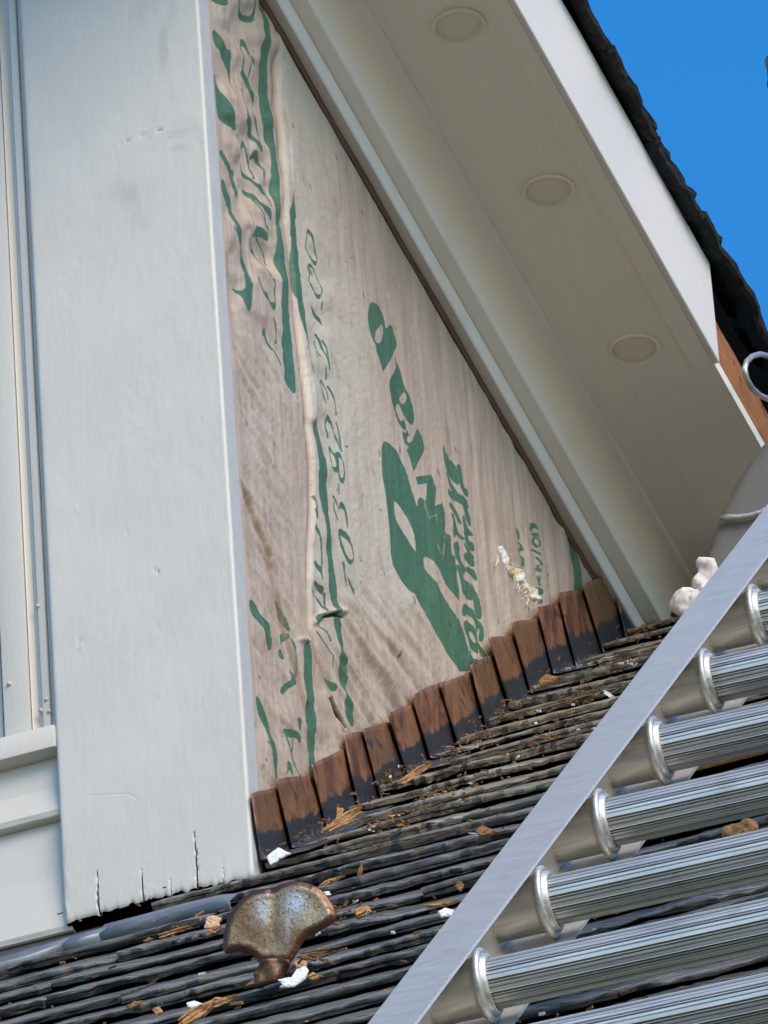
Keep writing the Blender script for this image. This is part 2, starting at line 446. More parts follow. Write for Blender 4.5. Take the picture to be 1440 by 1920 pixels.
# ------------------------------------------------------------------ wrapped side wall (plane x = 0)
wall = empty('wrapped_wall', (0, .3, .3)); tag(wall, 'side wall stripped to crinkled tan building wrap with green lettering', 'wall')
mb = MB(); mb.box((-.12, .004, -.8), (.097, 0, 0), (0, 2.0, 0), (0, 0, .8+ZF+.12)); mb.build('sheathing', M_SHEATH, wall)

def cr(ox, oy, sc, pts): return [(ox+x/sc, oy+y/sc) for x, y in pts]
INK = []   # (sign, kind, pts, width)
def A(c, *polys, sm=1):
    for p in polys: INK.append((1, 'p', smooth_poly(cr(*c, p), sm) if sm else cr(*c, p), 0))
def S(c, *polys, sm=1):
    for p in polys: INK.append((-1, 'p', smooth_poly(cr(*c, p), sm) if sm else cr(*c, p), 0))
def AL(c, w, pts, w2=None):
    INK.append((1, 'l', cr(*c, pts), [max(1.5, (w+(w2-w)*i/(len(pts)-1) if w2 is not None else w)/c[2]) for i in range(len(pts))]))
def SLn(c, w, pts): INK.append((-1, 'l', cr(*c, pts), [max(1.5, w/c[2])]*len(pts)))
a6 = (680, 800, 6); b6 = (700, 1020, 6); c9 = (670, 550, 9); d8 = (710, 680, 8.725); e8 = (820, 820, 8.35); f7 = (830, 1010, 7.68)
k1 = (380, 0, 8); k2 = (390, 220, 8); k3 = (400, 420, 8); k4 = (490, 340, 8); k5 = (500, 560, 8); k6 = (540, 760, 8); k7 = (550, 930, 8); k8 = (450, 1080, 4.923); v6 = (900, 960, 6.857)
# the big leaf-like mark and the letter W
bigA = cr(*a6, [(600, 955), (590, 900), (550, 770), (510, 660), (480, 550), (430, 440), (390, 330), (350, 260), (290, 195), (235, 170), (210, 185), (190, 240), (185, 320), (186, 430), (192, 560), (215, 720), (240, 900), (265, 1100), (285, 1300)])
bigB = cr(*b6, [(175, 100), (182, 180), (192, 238), (215, 290), (300, 420), (380, 540), (430, 560), (470, 670), (545, 790), (620, 930), (700, 1060), (790, 1220), (860, 1320), (930, 1440), (1030, 1440), (1020, 1200), (975, 960), (945, 880), (900, 830), (945, 660), (945, 520), (925, 400), (920, 250), (905, 140)])
bigC = cr(*a6, [(1000, 1440), (985, 1330), (978, 1230), (925, 1195), (908, 1190), (912, 1060), (905, 970), (875, 865), (795, 900), (800, 820), (808, 710), (800, 680), (755, 545), (580, 570), (600, 655), (710, 640), (685, 850), (665, 830), (640, 808), (615, 812), (600, 850)])
INK.append((1, 'p', bigA+bigB+bigC, 0))
S(a6, [(320, 850), (335, 840), (370, 865), (430, 950), (490, 1030), (530, 1130), (575, 1260), (597, 1435), (540, 1360), (470, 1250), (390, 1130), (345, 1050), (325, 930)])
S(b6, [(555, 143), (590, 150), (650, 200), (720, 290), (770, 420), (830, 520), (945, 640), (1000, 660), (1000, 880), (945, 885), (870, 770), (820, 690), (720, 540), (710, 490), (600, 340), (560, 280), (548, 200)])
SLn(a6, 10, [(665, 830), (690, 940), (718, 1040)]); SLn(a6, 15, [(718, 1035), (815, 990)]); SLn(a6, 9, [(815, 990), (798, 1130), (785, 1230), (862, 1425)])
SLn(a6, 12, [(912, 1195), (895, 1350), (885, 1440)]); SLn(b6, 11, [(785, 0), (770, 100), (758, 180)]); SLn(b6, 8, [(690, 0), (745, 105)])
A(c9, [(240, 150), (195, 170), (160, 240), (138, 380), (140, 500), (165, 640), (230, 830), (295, 920), (275, 965), (330, 1090), (365, 1190), (395, 1340), (460, 1240), (560, 1050), (645, 860), (600, 730), (572, 600), (528, 520), (455, 625), (440, 560), (420, 430), (380, 310), (310, 190)])
S(c9, [(375, 515), (410, 550), (420, 640), (395, 750), (360, 835), (320, 858), (270, 830), (248, 770), (260, 690), (310, 600)])
A(d8, [(238, -97), (250, 0), (262, 60), (220, 170), (145, 300), (138, 380), (165, 500), (200, 670), (250, 820), (290, 960), (330, 1050), (400, 1130), (412, 1070), (395, 1000), (362, 920), (345, 970), (400, 900), (450, 980), (500, 1030), (530, 1000), (540, 900), (520, 740), (480, 600), (420, 450), (380, 380), (350, 230), (300, 80), (270, 0)])
S(d8, [(275, 655), (300, 690), (340, 790), (400, 900), (450, 990), (400, 990), (362, 925), (345, 970), (320, 960), (290, 890), (258, 800), (250, 730)])
S(d8, [(365, 488), (405, 510), (425, 580), (405, 660), (360, 695), (320, 660), (297, 600), (320, 550)])
A(d8, [(350, 1120), (400, 1175), (430, 1110), (465, 1200), (430, 1230), (425, 1280), (450, 1320), (490, 1320), (520, 1280), (600, 1090), (650, 1180), (725, 1415), (640, 1590), (548, 1785), (490, 1590), (430, 1440), (465, 1390), (400, 1330), (370, 1230)], sm=0)
# small slogan beside the mark
A(e8, [(62, 120), (105, 200), (140, 380), (150, 440), (130, 260), (140, 250), (165, 330), (195, 540), (210, 530), (175, 345), (230, 400), (262, 480), (290, 640), (305, 770), (250, 700), (180, 620), (110, 500), (85, 380), (65, 200)],
  [(265, 430), (300, 430), (345, 480), (365, 600), (385, 780), (445, 840), (450, 960), (430, 920), (340, 840), (310, 740), (290, 600)],
  [(110, 520), (165, 620), (165, 650), (240, 750), (290, 860), (310, 910), (400, 940), (440, 990), (465, 1125), (440, 1110), (455, 1160), (490, 1300), (490, 1430), (450, 1310), (400, 1180), (380, 1100), (310, 1020), (250, 990), (150, 940), (140, 800), (170, 840), (240, 870), (190, 800), (150, 700), (120, 620)],
  [(155, 1020), (200, 1050), (260, 1110), (290, 1160), (320, 1250), (355, 1375), (300, 1330), (270, 1230), (180, 1130), (160, 1080)],
  [(175, 1180), (230, 1230), (245, 1300), (280, 1440), (330, 1520), (400, 1590), (380, 1620), (300, 1570), (245, 1520), (260, 1590), (225, 1540), (220, 1300)],
  [(360, 1240), (385, 1230), (420, 1330), (470, 1440), (525, 1520), (520, 1560), (465, 1530), (460, 1600), (545, 1680), (555, 1810), (470, 1750), (420, 1660), (395, 1560), (380, 1400)],
  [(400, 1640), (430, 1720), (490, 1780), (550, 1880), (550, 1920), (440, 1920), (395, 1800), (450, 1850), (490, 1880), (430, 1790), (395, 1700)],
  [(240, 1650), (290, 1640), (325, 1770), (300, 1800), (300, 1920), (280, 1920), (250, 1750)])
A(f7, [(285, 200), (330, 220), (420, 290), (440, 440), (300, 340)], [(305, 400), (390, 440), (430, 450), (480, 640), (400, 550), (320, 490)],
  [(150, 60), (190, 60), (220, 160), (205, 200), (225, 310), (265, 380), (300, 400), (300, 510), (270, 530), (210, 380), (170, 230)],
  [(180, 370), (210, 400), (265, 540), (285, 600), (360, 640), (410, 910), (330, 880), (250, 800), (240, 700), (220, 560)],
  [(370, 640), (420, 690), (480, 850), (500, 1000), (515, 1200), (440, 1100), (415, 900)],
  [(255, 930), (320, 970), (400, 1040), (440, 1120), (470, 1160), (520, 1240), (548, 1370), (545, 1500), (500, 1470), (510, 1310), (490, 1280), (475, 1380), (430, 1250), (390, 1150), (290, 1080), (285, 1140), (245, 1110)],
  [(265, 1200), (300, 1190), (370, 1230), (430, 1330), (460, 1440), (475, 1670), (420, 1650), (340, 1540), (290, 1400), (265, 1280)])
S(f7, [(345, 1330), (380, 1350), (430, 1480), (430, 1530), (390, 1500), (340, 1400)]); SLn(f7, 12, [(275, 590), (315, 770)])
A(f7, [(330, 1590), (390, 1690), (400, 1740), (500, 1770), (400, 1830), (385, 1790), (390, 1900), (330, 1920), (320, 1750)], [(470, 1480), (530, 1560), (595, 1700), (550, 1730), (480, 1590)])
# long stripes
def stripe(l, r): INK.append((1, 'p', smooth_poly(l+r[::-1], 1), 0))
stripe(cr(*k1, [(800, 30), (820, 150), (830, 400), (815, 720), (815, 900), (850, 1040), (885, 1180), (890, 1400), (900, 1700), (900, 1800)])+cr(*k2, [(830, 60), (870, 200), (890, 380), (935, 600), (920, 1000), (930, 1420), (960, 1560)])+cr(*k3, [(893, 80), (910, 300), (910, 500), (910, 750), (945, 1000), (950, 1180), (985, 1400), (1000, 1700)])+cr(*k5, [(190, 480), (200, 800), (235, 1050), (255, 1270), (320, 1380), (380, 1460)]),
       cr(*k1, [(880, 30), (880, 320), (905, 520), (920, 740), (950, 1000), (965, 1250), (1020, 1520), (1045, 1740)])+cr(*k2, [(975, 80), (990, 260), (1010, 520), (1015, 760), (1000, 1150), (1005, 1400)])+cr(*k3, [(945, 50), (975, 300), (1000, 500), (1030, 760), (1040, 1080), (1060, 1300), (1090, 1540)])+cr(*k5, [(280, 350), (320, 600), (335, 760), (345, 960), (360, 1150), (380, 1290)]))
stripe(cr(*k4, [(420, 180), (395, 330), (345, 480), (375, 600), (375, 780), (400, 920), (405, 1080), (420, 1250), (440, 1500), (470, 1700)])+cr(*k5, [(418, 20), (440, 260), (470, 400), (520, 700), (560, 940), (590, 1100), (610, 1280), (640, 1500), (670, 1680), (680, 1790)])+cr(*k6, [(312, 315), (340, 480), (360, 700), (385, 900), (400, 1100), (415, 1350), (440, 1560)])+cr(*k7, [(415, 360), (435, 600), (450, 760), (470, 950), (500, 1100), (500, 1400), (540, 1540), (560, 1760)])+cr(*k8, [(835, 410), (865, 580), (890, 720), (885, 790), (895, 900), (930, 1050), (940, 1220), (965, 1330), (1010, 1405)]),
       cr(*k4, [(432, 140), (465, 400), (480, 530), (452, 640), (480, 780), (490, 980), (520, 1090), (515, 1190), (505, 1250), (540, 1360), (550, 1500), (570, 1650)])+cr(*k5, [(495, 0), (535, 180), (530, 400), (555, 560), (575, 700), (590, 900), (610, 1120), (650, 1380), (690, 1650)])+cr(*k6, [(372, 100), (390, 250), (430, 460), (450, 680), (500, 930), (525, 1150), (560, 1380), (560, 1640)])+cr(*k7, [(480, 280), (500, 530), (540, 750), (555, 900), (560, 1100), (610, 1300), (610, 1540), (650, 1700)])+cr(*k8, [(890, 410), (910, 500), (940, 660), (940, 820), (970, 900), (975, 1060), (1000, 1250), (1022, 1390)]))
stripe(cr(*k8, [(570, 580), (560, 700), (570, 850), (560, 1000), (575, 1080), (570, 1200), (585, 1420), (600, 1600), (615, 1880)]), cr(*k8, [(578, 580), (630, 720), (655, 820), (650, 900), (665, 1020), (640, 1200), (660, 1300), (655, 1500), (665, 1600), (660, 1880)]))
stripe(cr(*v6, [(1095, 200), (1130, 500), (1180, 740), (1200, 1010), (1200, 1100)]), cr(*v6, [(1180, 200), (1190, 300), (1210, 520), (1240, 700), (1260, 850), (1255, 1100)]))
# left column of letters, lower part
A(k8, [(60, 215), (110, 270), (140, 370), (210, 430), (235, 450), (250, 600), (245, 720), (200, 620), (170, 500), (130, 450), (80, 370), (55, 290)], [(110, 1095), (160, 1170), (210, 1300), (240, 1400), (275, 1560), (295, 1700), (300, 1880), (285, 1880), (270, 1740), (240, 1580), (190, 1400), (130, 1250)],
  [(295, 170), (310, 230), (350, 320), (390, 430), (425, 535), (400, 500), (360, 400), (300, 280), (288, 220)], [(345, 550), (410, 525), (425, 600), (350, 620), (335, 650), (340, 590)], [(430, 595), (490, 625), (485, 750), (460, 690)], [(335, 660), (380, 760), (385, 775), (330, 765)],
  [(415, 860), (490, 940), (505, 1000), (430, 1030), (370, 1110), (360, 1040), (400, 990), (460, 950)], [(485, 1310), (525, 1325), (525, 1440), (510, 1430)], [(360, 1405), (460, 1440), (520, 1460), (520, 1570), (490, 1500), (400, 1500)], [(395, 1720), (420, 1715), (450, 1800), (455, 1860), (440, 1830), (405, 1790), (390, 1860)],
  [(670, 370), (760, 345), (750, 380), (710, 440), (670, 460)], [(735, 915), (790, 980), (860, 1010), (855, 1085), (780, 1040), (735, 960)], [(855, 1170), (900, 1260), (880, 1230)])
AL(k8, 8, [(385, 1440), (420, 1560), (450, 1700), (490, 1790), (535, 1880)]); AL(k8, 8, [(455, 1510), (450, 1600), (445, 1690)]); AL(k8, 8, [(655, 140), (720, 220), (770, 320)]); AL(k8, 9, [(700, 460), (775, 520), (808, 610)]); AL(k8, 10, [(670, 530), (700, 570), (760, 650), (830, 740), (832, 850)], 6); AL(k8, 14, [(672, 520), (690, 560)]); AL(k8, 6, [(432, 590), (470, 720), (500, 950)]); AL(k8, 7, [(770, 330), (775, 160)])
# middle column beside the phone number
A(k7, [(260, 420), (330, 560), (315, 590), (260, 530)], [(262, 965), (340, 1040), (405, 1080), (405, 1200), (420, 1290), (380, 1180), (340, 1120), (262, 1060)], [(265, 1270), (340, 1340), (435, 1370), (440, 1500), (370, 1440), (310, 1370), (265, 1340)], [(280, 1810), (420, 1760), (420, 1800), (340, 1920), (275, 1900)], [(260, 180), (290, 240), (295, 380), (270, 300)])
AL(k7, 22, [(300, 540), (340, 640), (365, 740), (382, 900), (395, 1070)], 9); AL(k7, 10, [(370, 1075), (400, 1065)]); AL(k7, 6, [(440, 1480), (450, 1640)]); AL(k7, 12, [(265, 1430), (340, 1520), (440, 1740)]); AL(k7, 14, [(250, 10), (275, 100), (280, 200)])
# phone number
A(k7, [(650, 500), (690, 500), (760, 560), (810, 680), (850, 850), (860, 960), (820, 1055), (770, 1010), (720, 880), (680, 760), (650, 600)]); S(k7, [(665, 575), (730, 630), (780, 690), (820, 780), (842, 900), (848, 950), (810, 975), (770, 930), (728, 820), (688, 700)])
A(k7, [(700, 965), (740, 1040), (730, 1080), (752, 1230), (775, 1400), (750, 1320), (720, 1120)], [(770, 1200), (850, 1370), (890, 1400), (880, 1500), (840, 1420), (790, 1290)])
AL(k6, 24, [(645, 1370), (680, 1430), (735, 1575)], 9); AL(k6, 10, [(655, 1470), (665, 1580), (720, 1730)]); A(k6, [(740, 1470), (770, 1450), (810, 1530), (840, 1650), (855, 1860), (845, 1860), (828, 1680), (790, 1550), (740, 1560)]); AL(k6, 12, [(715, 1180), (730, 1340)])
AL(k6, 14, [(600, 620), (670, 800)], 18); A(k6, [(655, 760), (690, 700), (740, 730), (778, 870), (745, 800), (715, 790), (700, 830), (695, 980), (680, 1035), (620, 980), (598, 905), (640, 950), (672, 930), (672, 860)]); AL(k6, 6, [(600, 640), (605, 900)]); AL(k6, 8, [(703, 820), (705, 950), (725, 1090), (770, 1150), (792, 1040), (775, 860)]); A(k6, [(715, 1070), (770, 1120), (795, 1060), (795, 1130), (770, 1195), (735, 1160)])
AL(k6, 12, [(530, 250), (545, 150), (600, 270), (650, 430), (755, 690)]); A(k6, [(528, 230), (545, 138), (605, 260), (625, 330), (590, 280), (545, 225)]); AL(k6, 11, [(533, 220), (545, 360), (585, 500)]); AL(k6, 15, [(680, 270), (720, 400), (745, 600), (760, 700)])
AL(k5, 11, [(782, 1240), (785, 1330), (800, 1450), (845, 1580)], 14); AL(k5, 26, [(790, 1235), (830, 1290), (870, 1390)], 12); AL(k5, 12, [(872, 1400), (885, 1530)]); AL(k5, 12, [(985, 1560), (1000, 1760)]); AL(k5, 30, [(890, 1330), (940, 1410), (985, 1560)], 10)
AL(k5, 24, [(715, 540), (765, 620), (810, 770), (905, 1080)], 12); AL(k5, 10, [(702, 640), (720, 760), (755, 880)], 15); AL(k5, 16, [(805, 640), (855, 740), (900, 1060)]); AL(k5, 13, [(700, 800), (715, 890)]); AL(k5, 13, [(630, 990), (670, 1130)]); AL(k5, 12, [(840, 1030), (868, 1220)])
A(k5, [(645, 100), (670, 160), (740, 250), (800, 320), (820, 430), (780, 360), (700, 270), (650, 180)]); AL(k5, 12, [(780, 60), (787, 180)])
AL(k4, 9, [(645, 820), (625, 980), (650, 1060), (720, 1190)]); AL(k4, 11, [(740, 900), (770, 1030), (808, 1170)]); A(k4, [(635, 810), (645, 735), (662, 722), (700, 760), (735, 850), (750, 970), (705, 850), (662, 790)], [(680, 1100), (740, 1180), (800, 1212), (810, 1160), (803, 1260), (770, 1282), (710, 1190)])
AL(k4, 10, [(658, 1310), (685, 1400), (670, 1500), (740, 1640)]); AL(k4, 10, [(790, 1420), (850, 1640), (840, 1720)]); A(k4, [(650, 1320), (655, 1260), (680, 1235), (740, 1290), (795, 1440), (765, 1400), (720, 1310), (680, 1295)], [(735, 1630), (800, 1720), (842, 1700), (830, 1782), (790, 1770)]); AL(k4, 12, [(690, 1330), (718, 1420)])
# left column of letters, upper part
A(k1, [(60, -20), (335, -20), (320, 60), (270, 105), (215, 115), (150, 95), (100, 40)], [(490, -20), (540, 130), (600, 215), (680, 245), (716, 235), (715, 100), (690, -20), (708, -20), (738, 130), (738, 290), (705, 350), (640, 325), (560, 240), (530, 120), (480, -20)],
  [(95, 430), (190, 540), (280, 690), (345, 770), (365, 745), (385, 850), (400, 1010), (420, 1110), (395, 1200), (400, 1330), (385, 1270), (385, 1130), (350, 1050), (290, 930), (200, 820), (110, 690)], [(525, 690), (560, 570), (600, 650), (660, 830), (640, 840), (590, 740), (550, 690)], [(530, 1090), (560, 1050), (600, 1130), (690, 1260), (710, 1350), (790, 1430), (785, 1620), (770, 1500), (690, 1410), (640, 1280), (560, 1160)],
  [(560, 1310), (600, 1360), (570, 1390)], [(575, 1740), (640, 1810), (700, 1920), (650, 1920), (600, 1860), (580, 1840)], [(620, 1520), (715, 1640), (690, 1650)], [(770, 1660), (810, 1740), (830, 1920), (810, 1920), (780, 1760)], [(130, 1090), (185, 1230), (200, 1370), (300, 1560), (345, 1640), (400, 1780), (445, 1960), (380, 1920), (280, 1860), (175, 1780), (150, 1490), (140, 1250)])
INK.append((1, 'p', cr(*k1, [(685, 840), (740, 900), (740, 1030), (680, 950)]), 0))
AL(k1, 10, [(550, 1060), (545, 940), (518, 800), (530, 690)]); AL(k1, 10, [(655, 840), (660, 930), (648, 1200)]); AL(k1, 11, [(570, 1330), (563, 1500), (575, 1760)]); AL(k1, 11, [(690, 1640), (700, 1900)])
A(k2, [(95, -10), (300, 0), (330, 100), (370, 200), (345, 215), (250, 130), (110, 20)], [(490, 0), (560, 70), (610, 160), (650, 270), (770, 390), (795, 470), (795, 560), (770, 490), (700, 390), (620, 290), (570, 150), (520, 100)], [(528, 460), (530, 370), (555, 330), (580, 360), (595, 440), (560, 440)], [(680, 640), (678, 490), (720, 500), (760, 600), (830, 730), (850, 800), (800, 720), (740, 640), (710, 590)],
  [(540, 770), (600, 850), (700, 980), (780, 1040), (850, 1140), (850, 1190), (740, 1080), (660, 960), (575, 890), (540, 860)], [(580, 1040), (600, 1090), (700, 1170), (740, 1280), (830, 1360), (880, 1420), (885, 1600), (850, 1480), (740, 1360), (680, 1240), (590, 1140)], [(125, 470), (210, 600), (280, 740), (350, 810), (400, 780), (400, 850), (390, 900), (410, 1050), (440, 1230), (400, 1150), (330, 960), (260, 800), (130, 600)],
  [(150, 910), (210, 1000), (240, 1080), (300, 1180), (350, 1290), (350, 1420), (380, 1560), (450, 1760), (470, 1960), (435, 1900), (340, 1650), (300, 1400), (290, 1340), (165, 1160)])
INK.append((1, 'p', cr(*k2, [(645, 1650), (860, 1740), (890, 1860), (760, 1820), (620, 1800)]), 0))
AL(k2, 30, [(725, 0), (740, 100), (750, 250), (765, 370)], 9); AL(k2, 11, [(533, 440), (530, 640), (540, 790)]); AL(k2, 16, [(590, 430), (650, 600), (670, 700), (690, 920)], 8); AL(k2, 11, [(850, 770), (852, 1150), (885, 1350)]); AL(k2, 9, [(655, 1230), (700, 1350), (770, 1480), (865, 1710)]); AL(k2, 14, [(680, 640), (672, 680)])
A(k3, [(285, 0), (320, 0), (380, 220), (385, 300), (420, 500), (480, 650), (500, 850), (530, 950), (525, 1200), (510, 1320), (480, 1310), (440, 1210), (400, 1080), (350, 1010), (300, 940), (410, 1020), (450, 950), (440, 740), (400, 540), (380, 300), (330, 160)], [(565, 340), (620, 400), (650, 470), (590, 420), (570, 440)], [(675, 1010), (760, 1100), (800, 1190), (870, 1190), (880, 1250), (850, 1330), (800, 1260), (760, 1180), (700, 1110)], [(705, 1600), (720, 1560), (750, 1610), (800, 1780), (890, 1910), (870, 1910), (780, 1800), (730, 1680), (710, 1680)])
AL(k3, 13, [(575, 190), (640, 280), (720, 350), (800, 470), (820, 620)], 9); AL(k3, 9, [(550, 270), (580, 370), (680, 540), (770, 640), (800, 800)], 14); AL(k3, 13, [(618, 810), (635, 930), (690, 1050)]); AL(k3, 13, [(830, 840), (855, 900), (860, 1060), (875, 1200)]); AL(k3, 9, [(835, 1430), (880, 1540), (905, 1680), (905, 1800)], 16); AL(k5, 12, [(0, 670), (100, 810), (150, 900), (185, 1010)])
# small words near the roof
A(v6, [(610, 135), (690, 185), (697, 240), (640, 205), (632, 265), (618, 250)], [(628, 275), (700, 290), (722, 345), (640, 312)], [(710, 960), (772, 1000), (772, 1080), (710, 1050)], [(712, 1080), (775, 1120), (772, 1195), (712, 1140)], [(440, 190), (480, 260), (487, 375), (462, 330)])
AL(v6, 15, [(660, 335), (648, 390), (690, 465), (722, 430), (708, 370), (660, 335)]); AL(v6, 18, [(665, 500), (722, 560)]); AL(v6, 14, [(640, 485), (650, 500)]); AL(v6, 13, [(690, 590), (722, 640), (742, 690), (700, 700), (742, 770)]); AL(v6, 14, [(690, 730), (735, 780)]); AL(v6, 12, [(710, 830), (742, 950)]); AL(v6, 11, [(735, 830), (735, 940)])
AL(v6, 15, [(470, 390), (500, 430), (520, 500), (490, 470), (480, 560), (525, 600), (535, 700), (500, 660), (505, 720), (545, 760)]); AL(v6, 11, [(812, 775), (862, 820)]); AL(v6, 11, [(812, 850), (858, 880)]); AL(v6, 11, [(822, 920), (855, 950), (840, 1100), (850, 1190)]); AL(v6, 12, [(580, 1220), (605, 1260), (585, 1290), (600, 1320)]); AL(v6, 11, [(560, 1350), (600, 1400)])

# grid of the wrap, laid out on the wall plane
STEP = 1.6
gx = np.arange(372, 1262, STEP); gy = np.arange(-184, 1660, STEP)
PX, PY = np.meshgrid(gx, gy)
WX = -.0065                                                   # the wrap lies behind the edge of the corner board
P3 = on_x(PX, PY, WX)
YY = P3[..., 1]; ZZ = P3[..., 2]
keep = (ZZ > YY*math.tan(ROOF_P)-.03) & (ZZ < ZF+.03) & (YY > -.002)
rows, cols = PX.shape
sdf = np.full(PX.shape, 9.0)
def local(fn, pts, pad=8):
    P = np.asarray(pts, float)
    x0, y0 = P.min(0)-pad; x1, y1 = P.max(0)+pad
    i0 = max(0, int((y0-gy[0])/STEP)); i1 = min(rows, int((y1-gy[0])/STEP)+2); j0 = max(0, int((x0-gx[0])/STEP)); j1 = min(cols, int((x1-gx[0])/STEP)+2)
    if i1 <= i0 or j1 <= j0: return None, None
    sl = (slice(i0, i1), slice(j0, j1)); return sl, fn(PX[sl], PY[sl])
wob = .7*fbm(PX/7, PY/7, 5, 2)
for sg, kd, pts, w in INK:
    sl, d = local((lambda x, y: sd_poly(x, y, pts)) if kd == 'p' else (lambda x, y: sd_line(x, y, pts, w)), pts, 12)
    if sl is None: continue
    sdf[sl] = np.minimum(sdf[sl], d) if sg > 0 else np.maximum(sdf[sl], -d)
sdf = sdf + wob*.5 - .38

# relief of the wrap (millimetres, towards the viewer's side)
def band(d, w): return np.exp(-(d/w)**2)
u = PX-PY*.10
H = .8*fbm(u/26+.25*vnoise(PX/60, PY/90, 3), PY/260, 11, 3) + .8*fbm(PX/120, PY/200, 21, 3)
wr = sstep(780, 900, PX)*sstep(560, 900, PY)                                    # hanging pleats on the right
H += wr*(1.05*np.sin((PX-PY*.13+10*vnoise(PX/70, PY/160, 31))/21*2*math.pi*.92+1.5*vnoise(PX/50, PY/240, 33)))*(.6+.4*vnoise(PX/40, PY/150, 41))
wl = sstep(545, 500, PX)*sstep(640, 520, PY)                                    # lumpy upper left
H += wl*(3.0*vnoise(PX/46+PY/150, PY/58-PX/120, 51)+1.6*vnoise(PX/22, PY/34-PX/60, 53)+.5*vnoise(PX/12, PY/18-PX/30, 54))
wd = sstep(600, 650, PX)*sstep(1080, 1150, PY)*sstep(830, 760, PX)              # diagonal folds above the flashing
q_ = (PX-640)*.83-(PY-1150)*.56
H += wd*(2.1*vnoise(q_/17+.5*vnoise(PX/90, PY/90, 61), (PX*.56+PY*.83)/210, 62)+.9*vnoise(q_/8, (PX*.56+PY*.83)/140, 63))
wf = sstep(560, 520, PX)*sstep(560, 640, PY)                                    # fine slanted creases, left
q2 = (PX-450)*.86-(PY-600)*.5
H += wf*(.6*vnoise(q2/7, (PX+PY)/70, 71)+.9*vnoise(q2/19, (PX+PY)/120, 73))
wm = sstep(640, 600, PX)*sstep(330, 420, PY)
H += 1.5*wm*sstep(560, 590, PX)*vnoise(PX/34-PY/90, PY/40, 81)
seamline = [(505, -180), (511, 20), (514, 90), (519, 200), (526, 330), (528, 420), (543, 510), (549, 600), (562, 720), (568, 790), (576, 880), (578, 945), (573, 1080), (575, 1180), (590, 1240), (612, 1290), (632, 1340)]
ds = sd_line(PX, PY, seamline, 0)
sx = np.interp(PY, [p[1] for p in seamline], [p[0] for p in seamline])
side = PX-sx
along = sstep(-200, 30, PY)*sstep(1350, 1200, PY)
H += along*(-1.7*band(side, 3.2)+.8*sstep(2, 6, side)*np.exp(-np.clip(side-6, 0, 1e9)/8))
roll = band(side-11, 8)*(sstep(60, 200, PY)*sstep(470, 400, PY)*.7+sstep(560, 650, PY)*sstep(800, 785, PY)*1.9)
H += roll
flap = (band(PX-(sx-14-0.0*PY), 5)*sstep(1000, 900, PY)*.5); H += flap
cre = [(446, 900), (470, 965), (500, 1045), (512, 1110), (535, 1200), (556, 1280), (566, 1330)]
dc = sd_line(PX, PY, cre, 0); cx_ = np.interp(PY, [p[1] for p in cre], [p[0] for p in cre]); H += sstep(895, 910, PY)*sstep(1340, 1300, PY)*(1.2*band(PX-cx_-3, 4)-1.2*band(PX-cx_+3, 3))
cre2 = [(560, 1200), (574, 1205), (592, 1250), (606, 1300), (640, 1365)]
dc2 = sd_line(PX, PY, cre2, 0); H += 1.3*band(dc2, 5)
tear1 = sd_line(PX, PY, [(600, 1158), (622, 1153), (638, 1157)], [2, 6, 3]); H += -3*sstep(3, -2, tear1)+1.6*band(sd_line(PX, PY, [(585, 1168), (605, 1148), (640, 1147)], 0), 6)
tear2 = sd_line(PX, PY, [(610, 1312), (626, 1342), (642, 1366)], [1, 5, 3]); H += -3*sstep(3, -2, tear2)
tornp = cr(*v6, [(190, 450), (260, 490), (350, 600), (400, 700), (470, 770), (560, 870), (620, 990), (690, 1040), (770, 1195), (690, 1170), (620, 1150), (540, 1060), (480, 940), (410, 870), (320, 780), (250, 680)])
td = sd_poly(PX, PY, tornp)+3.2*fbm(PX/7, PY/7, 91, 3); H += sstep(1, -3, td)*(1.2+1.4*fbm(PX/5, PY/9, 93, 3))
H += .30*fbm(u/9, PY/70, 150, 3)*(.4+.6*vnoise(PX/90, PY/120, 151)); rid = 1-np.abs(vnoise(u/17+.5*vnoise(PX/50, PY/150, 140), PY/330, 141)); H += .42*sstep(.55, 1, rid)*(.3+.7*vnoise(PX/80, PY/160, 142))
fold = 1-np.abs(vnoise((PX*.83-PY*.56)/26+.5*vnoise(PX/70, PY/70, 145), (PX*.56+PY*.83)/190, 146)); H += .55*sstep(.5, 1, fold)*np.maximum(sstep(.1, .5, vnoise(PX/110, PY/130, 147)), .25)*sstep(720, 600, PX)*sstep(330, 480, PY)
H += .22*fbm(PX/6, PY/16, 95, 2)*sstep(900, 1100, PX)+.16*fbm(PX/5, PY/9, 96, 2)
edge_d = PX-np.interp(PY, [0, 700, 1300, 1620], [386, 430, 468, 489])
btn = sstep(0, 26, np.interp(PY, [-184, 0, 540, 1007, 1200], [386, 488, 797, 1073, 1185])-PX)
H = H*2.0*btn*sstep(-2, 16, edge_d)+.8*sstep(14, 0, edge_d)
hole = np.maximum(sstep(1.5, -.6, tear1), sstep(1.5, -.6, tear2))
